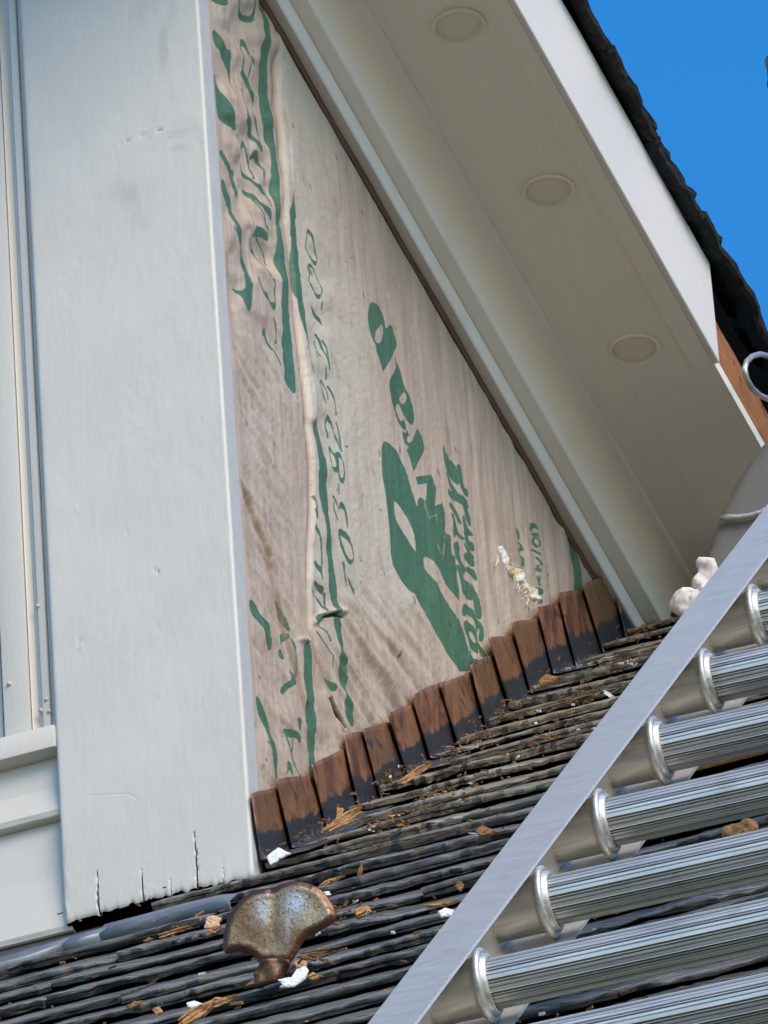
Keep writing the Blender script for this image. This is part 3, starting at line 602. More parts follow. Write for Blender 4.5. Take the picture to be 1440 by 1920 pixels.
for (x, y, dx, dy, w) in [(643, 838, 3, 1, 3.4), (747, 838, 0, 12, 1.8), (707, 845, 1, 12, 1.6), (816, 880, 5, 12, 1.8), (673, 396, 3, 9, 1.5), (622, 292, 4, 10, 1.4), (543, 232, 4, 9, 1.6), (577, 345, 3, 10, 1.4), (707, 957, 2, 1, 2.2), (839, 1169, 2, 6, 3), (833, 1187, 2, 1, 2.2), (669, 1045, 2, 1, 1.8), (671, 1052, 4, 0, 1.8), (492, 1393, 3, 3, 3), (489, 1425, 1, 5, 2.4), (480, 1270, 2, 3, 2.4), (568, 1315, 1, 8, 3), (742, 1224, -2, 10, 3), (770, 1120, 1, 16, 2.4), (849, 840, 3, 8, 1.5), (925, 1163, 1, 8, 2), (652, 485, 1, 0, 2), (724, 545, 1, 0, 1.6), (430, 425, 2, 12, 1.6), (456, 461, 1, 0, 2), (676, 548, 3, 10, 1.4)]:
    hole = np.maximum(hole, sstep(.8, -.8, sd_line(PX, PY, [(x, y), (x+dx, y+dy)], w))*.9)
speck = vnoise(PX/3.1, PY/3.6, 120); hole = np.maximum(hole, sstep(.93, .99, speck)*sstep(.1, .5, vnoise(PX/60, PY/60, 121))*.8)
lap = np.clip(sstep(-4, 6, side)*sstep(1250, 1050, PY)*sstep(150, 20, side-.22*np.clip(PY-500, 0, 700))*.95+.35*sstep(.1, .6, vnoise(PX/150, PY/210, 77)), 0, 1)
seam_c = along*band(side+.5, 2.6)*.85*sstep(20, 120, PY)
seam_c = np.maximum(seam_c, .7*band(PX-cx_+1, 2.4)*sstep(895, 905, PY)*sstep(1345, 1320, PY)); seam_c = np.maximum(seam_c, .45*band(dc2, 2.2))
seam_c = np.maximum(seam_c, .35*band(sd_line(PX, PY, [(452, 585), (470, 590), (490, 612)], 0), 7))
seam_c = np.maximum(seam_c, .5*sstep(.35, .7, fbm(PX/22, PY/40, 130, 3))*sstep(520, 480, PX)*sstep(1180, 1230, PY))
torn = sstep(.6, -.6, td)
whiter = band(side-15, 5)*(sstep(170, 280, PY)*sstep(395, 350, PY)+sstep(640, 690, PY)*sstep(798, 785, PY))*sstep(-.5, .35, fbm(PX/9, PY/14, 133, 2)+.35)
torn = np.maximum(torn, whiter*.62)
Vv = P3+np.stack([H*.001*1.0+.0022, 0*H, 0*H], -1)
idx = -np.ones(PX.shape, np.int64)
cell = keep[:-1, :-1] & keep[1:, :-1] & keep[:-1, 1:] & keep[1:, 1:]
use = np.zeros(PX.shape, bool)
use[:-1, :-1] |= cell; use[1:, :-1] |= cell; use[:-1, 1:] |= cell; use[1:, 1:] |= cell
idx[use] = np.arange(use.sum())
F = np.stack([idx[:-1, :-1][cell], idx[1:, :-1][cell], idx[1:, 1:][cell], idx[:-1, 1:][cell]], -1)
mesh('house_wrap', Vv[use], F, M_WRAP, wall, True, {'ink': sdf[use], 'lap': lap[use], 'seam': seam_c[use], 'torn': torn[use], 'hole': hole[use]})
# loose wood fibres at the torn patch
mb = MB()
for i in range(46):
    t = random.random(); bx = 935+t*68+random.uniform(-6, 6); by = 1035+t*92+random.uniform(-8, 8)
    a = random.gauss(1.05, .5); ln = random.uniform(6, 22)
    p0 = on_x(bx, by, WX+.004); p1 = on_x(bx+math.cos(a)*ln*.5, by+math.sin(a)*ln*.5, WX+random.uniform(.004, .006)); p2 = on_x(bx+math.cos(a+.3)*ln, by+math.sin(a+.3)*ln, WX+random.uniform(.003, .007))
    mb.tube([p0, p1, p2], [.0004, .0007, .0003], 5)
mb.build('torn_fibre', M_RAW, wall)

# ------------------------------------------------------------------ step flashing
fl = empty('step_flashing', (0, .55, .47)); tag(fl, 'stepped row of overlapping brown copper flashing pieces along the wall foot', 'flashing')
FQ = [((470, 1489), (518, 1477), (548, 1590), (488, 1612)), ((516, 1462), (590, 1457), (614, 1552), (547, 1590)), ((583, 1434), (646, 1403), (674, 1516), (611, 1550)),
      ((643, 1380), (684, 1373), (716, 1503), (672, 1514)), ((679, 1367), (729, 1356), (764, 1450), (714, 1501)), ((726, 1338), (776, 1322), (808, 1422), (762, 1449)),
      ((771, 1304), (828, 1280), (860, 1402), (806, 1421)), ((824, 1284), (886, 1258), (915, 1369), (860, 1401)), ((881, 1248), (926, 1227), (956, 1333), (912, 1368)),
      ((916, 1196), (966, 1192), (996, 1299), (957, 1332)), ((958, 1168), (1012, 1159), (1040, 1263), (994, 1297)), ((1006, 1139), (1053, 1131), (1082, 1248), (1037, 1263)),
      ((1045, 1112), (1096, 1107), (1133, 1223), (1079, 1248)), ((1091, 1096), (1142, 1078), (1176, 1196), (1130, 1223)), ((1142, 1070), (1200, 1040), (1236, 1165), (1173, 1196))]
for i, (tl, tr, br, bl) in enumerate(FQ):
    rs = np.random.default_rng(200+i); n, m = 13, 15; V = []; up = []; bow = rs.uniform(-.5, 3)
    ext = 12
    for a in range(n):
        for b in range(m):
            uu = a/(n-1); vv = b/(m-1)
            uw = uu*1.10
            x = (tl[0]*(1-uw)+tr[0]*uw)*(1-vv)+(bl[0]*(1-uw)+br[0]*uw)*vv
            y = (tl[1]*(1-uw)+tr[1]*uw)*(1-vv)+(bl[1]*(1-uw)+br[1]*uw)*vv
            if b == 0: y += 1.2*float(vnoise(uu*4, i*3.3, 8))-bow*math.sin(math.pi*uu)
            off = .0040-.0044*uu + .0012*fbm(uu*3+i*9, vv*2, i, 2)+.0018*(1-vv)*max(0, .5-uu)
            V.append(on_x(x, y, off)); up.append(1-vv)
    for b in range(m): pass
    F = [(a*m+b, a*m+b+1, (a+1)*m+b+1, (a+1)*m+b) for a in range(n-1) for b in range(m-1)]
    # the leg that lies on the roof under the next course
    base = [a*m+m-1 for a in range(n)]; k0 = len(V)
    for a in range(n):
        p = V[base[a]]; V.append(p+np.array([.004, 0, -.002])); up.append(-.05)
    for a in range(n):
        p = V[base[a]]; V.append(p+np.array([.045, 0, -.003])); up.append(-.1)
    for a in range(n-1):
        F.append((base[a], k0+a, k0+a+1, base[a+1])); F.append((k0+a, k0+n+a, k0+n+a+1, k0+a+1))
    o = mesh('flashing_piece', V, F, M_FLASH, fl, True, {'up': up, 'seed': [rs.random()]*len(V)})
    md = o.modifiers.new('thickness', 'SOLIDIFY'); md.thickness = .0009; md.offset = 1

# ------------------------------------------------------------------ front wall with corner board, casing, sill, clapboards
front = empty('clapboard_wall', (-.3, -.01, 0)); tag(front, 'white painted front wall with broad corner board and weathered clapboards', 'wall')
mb = MB(); mb.box((-1.6, 0.0, -.75), (1.575, 0, 0), (0, .05, 0), (0, 0, 2.2)); mb.build('sheathing', M_DARK, front)  # sheathing coloured black to paint the shade in the gap below the board
XE = 0.0085                                                     # right edge of the corner board
YF = -BT
def board_bottom(x):
    px = proj(np.stack([x, np.full_like(x, YF), np.zeros_like(x)], -1))[:, 0]
    tgt = np.interp(px, [100, 133, 182, 270, 370, 476, 560], [1737, 1727, 1711, 1686, 1664, 1640, 1618])
    return on_y(px, tgt, YF)[:, 2]
nu, nv = 150, 560
uu = np.linspace(0, 1, nu)
XL = on_y(116.5, 1619, YF)[0]; XR = on_y(453, 1300, YF)[0]
xs = XL+(XR-XL)*uu
zb = board_bottom(xs)+.0018*vnoise(uu*34, 0*uu, 3)+.0009*vnoise(uu*90, 0*uu, 4)
tt = np.linspace(0, 1, nv); tt = np.concatenate([np.linspace(0, .12, 160), np.linspace(.12, 1, nv-159)[1:]])
GX, GT = np.meshgrid(xs, tt); ZB = np.meshgrid(zb, tt)[0]
GZ = ZB+(1.16-ZB)*GT
pxy = proj(np.stack([GX, np.full_like(GX, YF), GZ], -1)); bx, by = pxy[..., 0], pxy[..., 1]
Hb = .10*fbm(bx/9, by/60, 5, 4)+.06*fbm(bx/4, by/22, 6, 3)+.35*fbm(bx/60, by/90, 7, 3)+.14*fbm(bx/7, by/8, 8, 3)*sstep(.45, .75, fbm(bx/90, by/120, 9, 2)+.5)
crk = np.zeros_like(bx)
for pts, w, dep in [([(182, 1632), (183, 1690), (187, 1712)], [1, 3, 4.5], 1), ([(264, 1630), (267, 1650), (267, 1690)], [.6, 2.6, 3.4], .9), ([(319, 1648), (320, 1678)], [.8, 2.2], .7), ([(364, 1560), (367, 1600), (369, 1664)], [1, 2.6, 3.2], 1), ([(418, 1628), (418, 1655)], [.6, 2.2], .6), ([(217, 276), (250, 258), (305, 242)], [.6, 1.7, 1.2], .6), ([(170, 1492), (240, 1488), (262, 1500)], [1, 1.2, .8], .25), ([(288, 1068), (297, 1072)], [1.5, 2], .8), ([(345, 192), (346, 193)], [2, 2], .8), ([(377, 788), (378, 789)], [2, 2], .7)]:
    d = sd_line(bx+1.6*fbm(bx/9, by/11, 31, 2), by, pts, w); crk = np.maximum(crk, dep*sstep(1.0, -1.0, d))
Hb -= 2.6*crk
for (x, y, r, a) in [(148, 1203, 5, -1.3), (152, 1212, 4, 1.0), (143, 953, 4, .8), (295, 1175, 5, -.8), (238, 1000, 3, -.7), (250, 1230, 4, -.7), (300, 1300, 6, .6), (240, 985, 3, .5), (345, 240, 22, .5), (370, 225, 12, .6), (240, 720, 9, -.25)]:
    Hb += .55*a*np.exp(-(((bx-x)/r)**2+((by-y)/(r*1.6))**2))
er = (XR-GX)*1920; el = (GX-XL)*1920; eb = (GZ-ZB)*1500
Hb -= 1.3*np.exp(-np.clip(er, 0, 1e9)/1.3)-.25*band(er-6, 2.5)*(.6+.5*vnoise(0*by, by/40, 14)); Hb -= 1.6*np.exp(-np.clip(el, 0, 1e9)/2.4); Hb -= 2.2*np.exp(-np.clip(eb, 0, 1e9)/4)
Hb += .8*fbm(bx/6, by/20, 40, 3)*sstep(18, 2, el)*sstep(1560, 1640, by)
grime = np.maximum(.30*sstep(.05, .6, fbm(bx/40, by/60, 50, 3)+.15)*np.exp(-(((bx-245)/40)**2+((by-370)/55)**2)), .35*sstep(-.2, .6, fbm(bx/18, by/90, 52, 3))*np.exp(-(((bx-300)/35)**2+((by-70)/130)**2)))
grime = np.maximum(grime, .5*np.exp(-(((bx-330)/50)**2+((by-262)/22)**2))*sstep(-.2, .5, fbm(bx/20, by/14, 53, 3)))
front_V = np.stack([GX, YF-Hb*.001, GZ], -1); ny, nx_ = GX.shape
Vb = list(front_V.reshape(-1, 3)); att = list(crk.ravel()); gat = list(grime.ravel())
ii = np.arange(ny*nx_).reshape(ny, nx_)
Fb = [tuple(q) for q in np.stack([ii[:-1, :-1], ii[:-1, 1:], ii[1:, 1:], ii[1:, :-1]], -1).reshape(-1, 4)]
per = list(ii[0, :])+list(ii[1:, -1])+list(ii[-1, -2::-1])+list(ii[-2:0:-1, 0])
k0 = len(Vb)
for p in per:
    v = front_V.reshape(-1, 3)[p].copy(); v[1] = -.0005; Vb.append(v); att.append(0); gat.append(0)
for i in range(len(per)):
    j = (i+1) % len(per); Fb.append((per[j], per[i], k0+i, k0+j))
tB = NT('corner_board_paint'); v = tB.coord((40, 40, 3)); vg = tB.noise(v, 12, 6, .65); f_ = tB.noise(tB.coord(), 90, 4, .6); big = tB.noise(tB.coord(), 9, 4, .6)
c_ = tB.mix(tB.rng(big, .35, .7), (.545, .512, .452), (.575, .542, .482)); c_ = tB.mix(tB.rng(f_, .68, .78, 0, .2), c_, (.5, .5, .48)); c_ = tB.mix(tB.attr('grime'), c_, (.30, .29, .27)); c_ = tB.mix(tB.rng(tB.attr('crack'), .25, .8), c_, (.035, .03, .028))
M_CB = tB.done(c_, .5, 0, tB.bump(f_, .12, .0006, tB.bump(vg, .12, .0010)), .4)
ez0 = float(on_y(478, 1639, YF)[2])
mb = MB(); mb.box((XR-.001, YF+.0022, ez0), (.0016, 0, 0), (0, BT-.0035, 0), (0, 0, 1.155-ez0), .0004); mb.build('board_edge', m_plain('blue_grey_edge', (.44, .445, .44), .6, 40, .05, .15), front)  # separate, darker grey side face of the corner board
o = mesh('corner_board', Vb, Fb, M_CB, front, True, {'crack': att, 'grime': gat}); o.data.set_sharp_from_angle(angle=math.radians(50))
o.data.materials.append(M_DARK)  # unpainted underside, its shade painted in as black
nf_ = (ny-1)*(nx_-1)
for i_ in range(nf_, nf_+nx_-1): o.data.polygons[i_].material_index = 1
# casing and mouldings to the left of the board
XB = XL
def xat(px, py, y): return float(on_y(px, py, y)[0])
yc = YF+.010
z_sill = float(on_y(60, 1364, yc)[2])
x_a = xat(0.5, 1215, yc); x_b = xat(57, 1300, yc); x_c = xat(77, 1300, yc); x_d = xat(98.5, 1300, yc)
def vboard(name, x0, x1, yf, mat, bev=.0022):
    mb = MB(); mb.box((x0, yf, z_sill-.004), (x1-x0, 0, 0), (0, -.001-yf, 0), (0, 0, 1.16-z_sill), bev); return mb.build(name, mat, front, auto=40)
vboard('casing_board', x_a, x_b-.0008, yc, M_BOARD)
mb = MB(); w = x_c-x_b; prof = [np.array([x_b+w*t, yc+.001+.0045*math.sin(math.pi*t)**2*(1 if t < .62 else .6)+.0015*t, 0]) for t in np.linspace(.02, .96, 12)]+[np.array([x_c-.001, -.001, 0]), np.array([x_b, -.001, 0])]
mb.sweep(prof, (0, 0, z_sill-.004), (0, 0, 1.16)); mb.build('casing_moulding', M_BOARD, front, auto=40)
vboard('casing_board', x_c+.0004, x_d-.0028, yc-.001, M_BOARD); vboard('casing_board', x_d-.0022, XB+.006, yc+.002, M_BOARD, .0008)
for (px, py) in [(17, 1282), (87, 1312), (92, 1334), (76, 1332), (71, 1137)]:
    p = on_y(px, py, yc-.001); mb = MB(); mb.lathe([(.0001, -.0022), (.0014, -.0018), (.0021, -.0006), (.0023, .001)], p, (0, 1, 0), 14); mb.build('nail_head', M_BOARD, front, True)
win = MB(); win.box((x_a-.5, -.006, z_sill), (.5+.004, 0, 0), (0, .004, 0), (0, 0, .9)); win.build('window_pane', M_GLASS, front)
mb = MB(); mb.box((x_a-.028, -.012, z_sill), (.024, 0, 0), (0, .006, 0), (0, 0, .9), .001); mb.build('sash', M_CLAP, front)
# sill
ys = YF-.001
zs1 = float(on_y(105, 1355, ys)[2]); zs0 = float(on_y(105, 1398, ys)[2])
mb = MB(); mb.box((-1.2, ys, zs0), (1.2+XB-.0004, 0, 0), (0, -.001-ys, 0), (0, 0, zs1-zs0), .003); mb.build('window_sill', M_BOARD, front, auto=40)
# clapboards: tapered, each lapping the next
def clap(zt, zbm, thick=.016, name='clapboard'):
    n = 60; V = []; xs_ = np.linspace(-1.2, XB+.004, n); F = []
    for i, x in enumerate(xs_):
        j = .0012*float(fbm(x*60, zbm*50, 9, 3)); k = .0008*float(vnoise(x*200, zbm*10, 10))
        for (y, z) in [(-.0145, zt), (-.017, (zt+zbm)/2), (-thick+k*.5-.001, zbm+.006), (-thick+.001, zbm+j+.001), (-thick+.003, zbm+j), (-.001, zbm+.0005), (-.001, zt)]: V.append((x, y, z))
    m = 7
    for i in range(n-1):
        for jj in range(m): F.append((i*m+jj, i*m+(jj+1) % m, (i+1)*m+(jj+1) % m, (i+1)*m+jj))
    F += [tuple(range(m)), tuple((n-1)*m+q for q in range(m-1, -1, -1))]
    o = mesh(name, V, F, M_CLAP, front); bm = bmesh.new(); bm.from_mesh(o.data); bmesh.ops.recalc_face_normals(bm, faces=bm.faces[:]); bm.to_mesh(o.data); bm.free()
zc1 = float(on_y(112, 1536, -.018)[2]); zc2 = float(on_y(126, 1756, -.016)[2])
clap(zs0+.004, zc1, .0255); clap(zc1+.010, zc2, .0245)
# grey apron strip bent onto the roof under the board
ap = empty('apron_flashing', on_roof(200, 1760)); tag(ap, 'dull blue-grey metal flashing strip at the foot of the white wall', 'flashing')
def apron(pts, h, nm):
    V = []; F = []; n = len(pts)
    for i, (x, y) in enumerate(pts):
        p = on_roof(x, y, h); j = .0009*math.sin(i*2.1+x)
        for (ds, dh) in ((0, -.015), (.0004, -.001+j), (.002, .0005+j), (.02, .001), (.034, .002)): V.append(p+SL*ds+RN*dh)
    for i in range(n-1):
        for j in range(4): F.append((i*5+j, (i+1)*5+j, (i+1)*5+j+1, i*5+j+1))
    o = mesh(nm, V, F, M_GALV, ap, True); md = o.modifiers.new('t', 'SOLIDIFY'); md.thickness = .0012
apron([(-420, 1925), (-200, 1862), (-60, 1822), (0, 1806), (60, 1788), (124, 1768)], .0105, 'flashing_strip')
apron([(116, 1771), (150, 1761), (185, 1752)], .0125, 'flashing_strip')
apron([(180, 1748), (250, 1730), (330, 1708), (400, 1692), (428, 1690)], .0100, 'flashing_strip')

# ------------------------------------------------------------------ eave of the dormer: profile swept along y
eave = empty('eave', (.1, .4, ZF)); tag(eave, 'white painted overhanging eave with moulded frieze, grubby soffit and fascia', 'eave')
CZ, CF = -.025, .015                                           # the old eave sags and flares a little
def warp(x, y, z): return (x+CF*(x/.235)*(y-.65), y, z+CZ*(y-.65))
def prow(x, z, row=540.):
    lo, hi = -.6, 2.2
    for _ in range(50):
        m = (lo+hi)/2
        if proj(warp(x, m, z))[1] < row: lo = m
        else: hi = m
    return float(proj(warp(x, lo, z))[0])
def go_x(x, z, target):
    lo, hi = x-.3, x+.6
    for _ in range(50):
        m = (lo+hi)/2
        if prow(m, z) < target: lo = m
        else: hi = m
    return lo
def go_z(x, z, target):
    lo, hi = z-.3, z+.4
    for _ in range(50):
        m = (lo+hi)/2
        if prow(x, m) < target: lo = m
        else: hi = m
    return lo
Y0, Y1 = -.42, 1.50
x0b = -.0028; zb0 = go_z(x0b, ZF, 797)
zb1 = go_z(x0b, zb0, 808)
x1 = go_x(x0b, zb1, 830); z1 = go_z(x1, zb1, 851); x2 = go_x(x1, z1, 885); z2 = go_z(x2, z1, 925); x3 = go_x(x2, z2, 985); x4 = go_x(x3, z2, 1080); x5 = go_x(x4, z2, 1220)
zlip = z2-.005; x6 = go_x(x5, zlip, 1270); z6 = go_z(x6, zlip, 1356)
def ysweep(name, prof, mat, y0=Y0, y1=Y1, auto=35, wav=.0):
    n = 40; V = []; m = len(prof); ysl = np.linspace(y0, y1, n)
    for i, y in enumerate(ysl):
        for (x, z) in prof: V.append(warp(x+wav*math.sin(i*1.3+z*40), y, z+wav*math.cos(i*1.7)))
    F = [(i*m+j, i*m+(j+1) % m, (i+1)*m+(j+1) % m, (i+1)*m+j) for i in range(n-1) for j in range(m)]
    F += [tuple(range(m)), tuple((n-1)*m+j for j in range(m-1, -1, -1))]
    o = mesh(name, V, F, mat, eave); bm = bmesh.new(); bm.from_mesh(o.data); bmesh.ops.recalc_face_normals(bm, faces=bm.faces[:]); bm.to_mesh(o.data); bm.free()
    o.data.polygons.foreach_set('use_smooth', np.ones(len(o.data.polygons), bool)); o.data.set_sharp_from_angle(angle=math.radians(auto)); return o
ysweep('batten', [(-.02, zb0), (x0b, zb0+.0006), (x0b, zb1-.0006), (-.02, zb1-.0006)], M_BATTEN, wav=.0005)
ysweep('frieze_board', [(-.02, zb1), (x1-.0015, zb1), (x1, zb1+.0015), (x1, z1-.0015), (-.02, z1-.0015)], M_TRIM)
cove = [(x2+(x3-x2)*(1-math.cos(a))*1.0, z1+(z2-.004-z1)*math.sin(a)) for a in np.linspace(.12, math.pi/2, 14)]
ysweep('crown_moulding', [(-.02, z1), (x2-.001, z1), (x2, z1+.001)]+cove+[(x3+.002, z2-.0036), (x3+.004, z2-.0008), (-.02, z2-.0008)], M_TRIM, auto=55)
xm = x3+.45*(x4-x3)
ysweep('soffit_moulding', [(x3-.02, z2), (xm-.014, z2), (xm-.010, z2+.0026), (xm+.004, z2+.0026), (xm+.010, z2), (x4-.0003, z2), (x4-.0003, z2+.012), (x3-.02, z2+.012)], M_SOFFIT)
ysweep('soffit_board', [(x4, z2-.0012), (x5, z2-.0012), (x5+.02, z2-.0012), (x5+.02, z2+.014), (x4, z2+.014)], M_SOFFIT)
# vents, one each: rim and cap
p1 = on_plane(np.array([860., 1030, 1190]), np.array([46., 352, 653]), (0, .65, z2-.0012), (0, -CZ, 1))
yv = p1[:, 1]; xv = float(p1[:, 0].mean()); dyv = (yv[2]-yv[0])/2
tV = NT('vent_paint'); vn = tV.noise(tV.coord((60, 60, 60)), 5, 5, .7, .6); M_VENT = tV.done(tV.mix(tV.rng(vn, .60, .70, 0, .6), (.74, .70, .58), (.16, .14, .11)), .6, 0, tV.bump(vn, .4, .001), .3)
for i in range(-1, 3):
    c = p1[0]+(p1[2]-p1[0])/2*i
    mb = MB(); mb.lathe([(.0268, .001), (.0276, -.0020), (.0266, -.0042), (.0250, -.0042), (.0238, -.0012), (.0234, .001)], c, (0, 0, 1), 40)
    v_ = mb.build('soffit_vent', M_SOFFIT, eave, True)
    mb = MB(); mb.lathe([(.0001, -.0016), (.012, -.0015), (.0222, -.0009), (.0234, .001)], c, (0, 0, 1), 40)
    o = mb.build('vent_cap', M_VENT, None, True); o.parent = v_; o.matrix_parent_inverse = v_.matrix_basis.inverted()
    if i in (0, 1, 2): v_['label'] = ('round soffit vent at the top of the picture', 'round soffit vent half way along the eave', 'round scuffed soffit vent nearest the broken fascia')[i]
# fascia ends ragged; beyond it brown wood shows
YE = float(on_x(1343, 668, x6+.002)[1])
n = 30; V = []; ysl = np.linspace(Y0, YE, n)
ysweep('fascia', [(x5+.0206, zlip+.0002), (x6-.0012, zlip), (x6, zlip+.0012), (x6, z6), (x5+.0206, z6)], M_FASCIA, Y0, YE)
ysweep('fascia_backing', [(x5-.002, zlip+.0008), (x5+.020, zlip+.0008), (x5+.020, z2-.0018), (x5-.002, z2-.0018)], M_SOFFIT, Y0, YE)
xsr = x5+.019
ysweep('rafter_board', [(xsr-.008, z2-.0006), (xsr+.0006, z2-.0006), (xsr+.0012, z2+.072), (xsr-.006, z2+.072)], M_RAFTER, YE-.05, 1.6, wav=.0003)
ysweep('shade_sheet', [(xsr-.03, z2+.0725), (xsr-.004, z2+.0725), (xsr+.006, z2+.10), (xsr-.03, z2+.13)], M_DARK, YE-.02, 1.7)  # black sheet added to stand for the shaded hollow under the roof edge
mb = MB()
for i in range(14):
    a = YE+.004+i*(1.34-YE)/14*1.0; b = a+(1.34-YE)/14+.004
    mb.box((xsr-.001+random.uniform(0, .0016), a, z2-.0046+random.uniform(-.0008, .0008)), (random.uniform(.0025, .0048), 0, 0), (0, b-a, 0), (0, 0, random.uniform(.005, .007)), .0008)
mb.build('broken_paint_edge', M_RAW, eave)

# roofing at the dormer's edge: ragged black shingles, one each, two layers
dr = empty('dormer_roof', (x6, .4, z6)); tag(dr, 'ragged black mossy shingle edge of the dormer roof against the sky', 'roof')
tM = NT('black_mossy_shingle'); a_ = tM.noise(tM.coord((30, 30, 30)), 3, 7, .75); b_ = tM.noise(tM.coord(), 22, 4, .6)
cM = tM.mix(tM.rng(a_, .35, .7), (.006, .006, .006), (.030, .029, .027)); cM = tM.mix(tM.rng(b_, .66, .72, 0, .5), cM, (.07, .075, .015))
M_BSH = tM.done(cM, .8, 0, tM.bump(a_, .9, .006), .3)
sl_d = math.radians(34)
EX = np.array([-math.cos(sl_d), 0, math.sin(sl_d)]); EN = np.array([math.sin(sl_d), 0, math.cos(sl_d)])
xo = go_x(x6, z6, 1377)
zo = z6+.001
DRI = 0
for layer, (dx, dz, wd) in enumerate([(0.003, -.002, .17), (0.0, .009, .15)]):
    y = Y0-.1+layer*.05
    while y < 1.75:
        w = random.uniform(.75, 1.25)*wd
        rs = np.random.default_rng(900+DRI); n = 12; V = []; F = []
        ys_ = np.linspace(y, y+w-.003, n); jx = np.interp(ys_, np.linspace(y, y+w, 5), rs.normal(0, .0035, 5))+rs.normal(0, .0014, n); jz = np.interp(ys_, np.linspace(y, y+w, 4), rs.normal(0, .0018, 4)); th = rs.uniform(.009, .012); sag = rs.uniform(-.002, .002)
        for i in range(n):
            o_ = np.array(warp(xo+dx+jx[i], ys_[i], zo+dz+jz[i]+sag))
            for (al, nn) in [(0.002, 0), (-.001+rs.normal(0, .001), th*.45), (.001, th), (.10, th*.9), (.10, -.002)]: V.append(o_+EX*al+EN*nn)
        for i in range(n-1):
            for j in range(5): F.append((i*5+j, i*5+(j+1) % 5, (i+1)*5+(j+1) % 5, (i+1)*5+j))
        F += [(0, 1, 2, 3, 4), tuple((n-1)*5+j for j in (4, 3, 2, 1, 0))]
        o = mesh('shingle', V, F, M_BSH, dr); bm = bmesh.new(); bm.from_mesh(o.data); bmesh.ops.recalc_face_normals(bm, faces=bm.faces[:]); bm.to_mesh(o.data); bm.free()
        DRI += 1; y += w
pr = [np.array([xo-.012, 0, zo-.001]), np.array([xo-.006, 0, zo+.012]), np.array([xo-.006, 0, zo+.012])+EX*1.1, np.array([xo-.012, 0, zo-.006])+EX*1.1]
mb = MB(); mb.sweep(pr, (0, Y0-.1, 0), (0, 2.4, 0)); mb.build('roof_board', M_DARK, dr)

# ------------------------------------------------------------------ pillow shapes: traced outline, real depth
def pillow(name, poly, plane, thick, mat, parent=None, step=3.0, dome=1.0, relief=None, smooth=True, sm=1, edge=.0008, extra=None):
    P = smooth_poly(poly, sm) if sm else np.asarray(poly, float)
    x0, y0 = P.min(0)-step; x1, y1 = P.max(0)+step
    gx_ = np.arange(x0, x1+step, step); gy_ = np.arange(y0, y1+step, step)
    bm = bmesh.new(); vs = [bm.verts.new((float(a), float(b), 0)) for a, b in P]
    bm.faces.new(vs); bmesh.ops.triangulate(bm, faces=bm.faces[:])
    for xg in gx_: bmesh.ops.bisect_plane(bm, geom=bm.verts[:]+bm.edges[:]+bm.faces[:], plane_co=(float(xg), 0, 0), plane_no=(1, 0, 0))
    for yg in gy_: bmesh.ops.bisect_plane(bm, geom=bm.verts[:]+bm.edges[:]+bm.faces[:], plane_co=(0, float(yg), 0), plane_no=(0, 1, 0))
    bmesh.ops.remove_doubles(bm, verts=bm.verts[:], dist=.02)
    bm.verts.index_update()
    pts = np.array([v.co[:2] for v in bm.verts]); faces = [[v.index for v in f.verts] for f in bm.faces]
    bnd = [e for e in bm.edges if len(e.link_faces) == 1]; bed = [(e.verts[0].index, e.verts[1].index) for e in bnd]
    d = -sd_poly(pts[:, 0], pts[:, 1], P); d = np.maximum(d, 0)
    bm.free()
    pt, nrm = plane; nrm = np.asarray(nrm, float)/np.linalg.norm(nrm)
    B = on_plane(pts[:, 0], pts[:, 1], pt, nrm)
    if nrm @ fw > 0: nrm = -nrm
    R_ = d.max(); prof = np.sqrt(np.clip(1-(1-np.clip(d/(R_*dome), 0, 1))**2, 0, 1))
    hh = edge+thick*prof
    if relief is not None: hh = hh+relief(pts[:, 0], pts[:, 1], d)
    n_ = len(pts); V = np.concatenate([B+nrm*hh[:, None], B-nrm*(edge+.4*thick*prof)[:, None]])
    F_ = [tuple(f) for f in faces]+[tuple(i+n_ for i in f[::-1]) for f in faces]
    for a, b in bed: F_.append((a, b, b+n_, a+n_))
    o = mesh(name, V, F_, mat, parent, smooth, {'rim': np.concatenate([d, d*0]), **({k_: np.concatenate([f_(pts[:, 0], pts[:, 1])]*2) for k_, f_ in (extra or {}).items()})})
    b2 = bmesh.new(); b2.from_mesh(o.data); bmesh.ops.recalc_face_normals(b2, faces=b2.faces[:]); b2.to_mesh(o.data); b2.free()
    if smooth: o.data.set_sharp_from_angle(angle=math.radians(60))
    return o

# snow guard
gpt = on_roof(497, 1846, .012)
sg = empty('snow_guard', gpt); tag(sg, 'rusty fan-shaped iron snow guard standing up on the roof', 'snow guard')
zc = (380, 1620, 4.8)
fan = cr(*zc, [(620, 220), (590, 215), (500, 225), (400, 270), (310, 350), (240, 450), (200, 560), (180, 680), (185, 800), (240, 808), (310, 785), (400, 800), (470, 840), (510, 890), (640, 900), (770, 900), (800, 880), (850, 800), (900, 700), (960, 640), (1080, 590), (1160, 540), (1200, 500), (1205, 450), (1170, 360), (1120, 280), (1050, 210), (960, 170), (860, 150), (780, 155), (700, 180), (640, 212)])
def guard_rel(x, y, d):
    v = -.0013*np.exp(-((x-(514-.02*(y-1700)))/12)**2)*sstep(1800, 1740, y)
    l1 = .0011*np.exp(-(((x-556)/26)**2+((y-1700)/34)**2)); l2 = .0008*np.exp(-(((x-470)/26)**2+((y-1720)/40)**2))
    rim = -.0016*np.exp(-d/7.0)+.0008*band(d-15, 6)
    return v+l1+l2+rim+.0004*fbm(x/5, y/5, 3, 3)
gn_ = np.array([.10, -1, -.25])
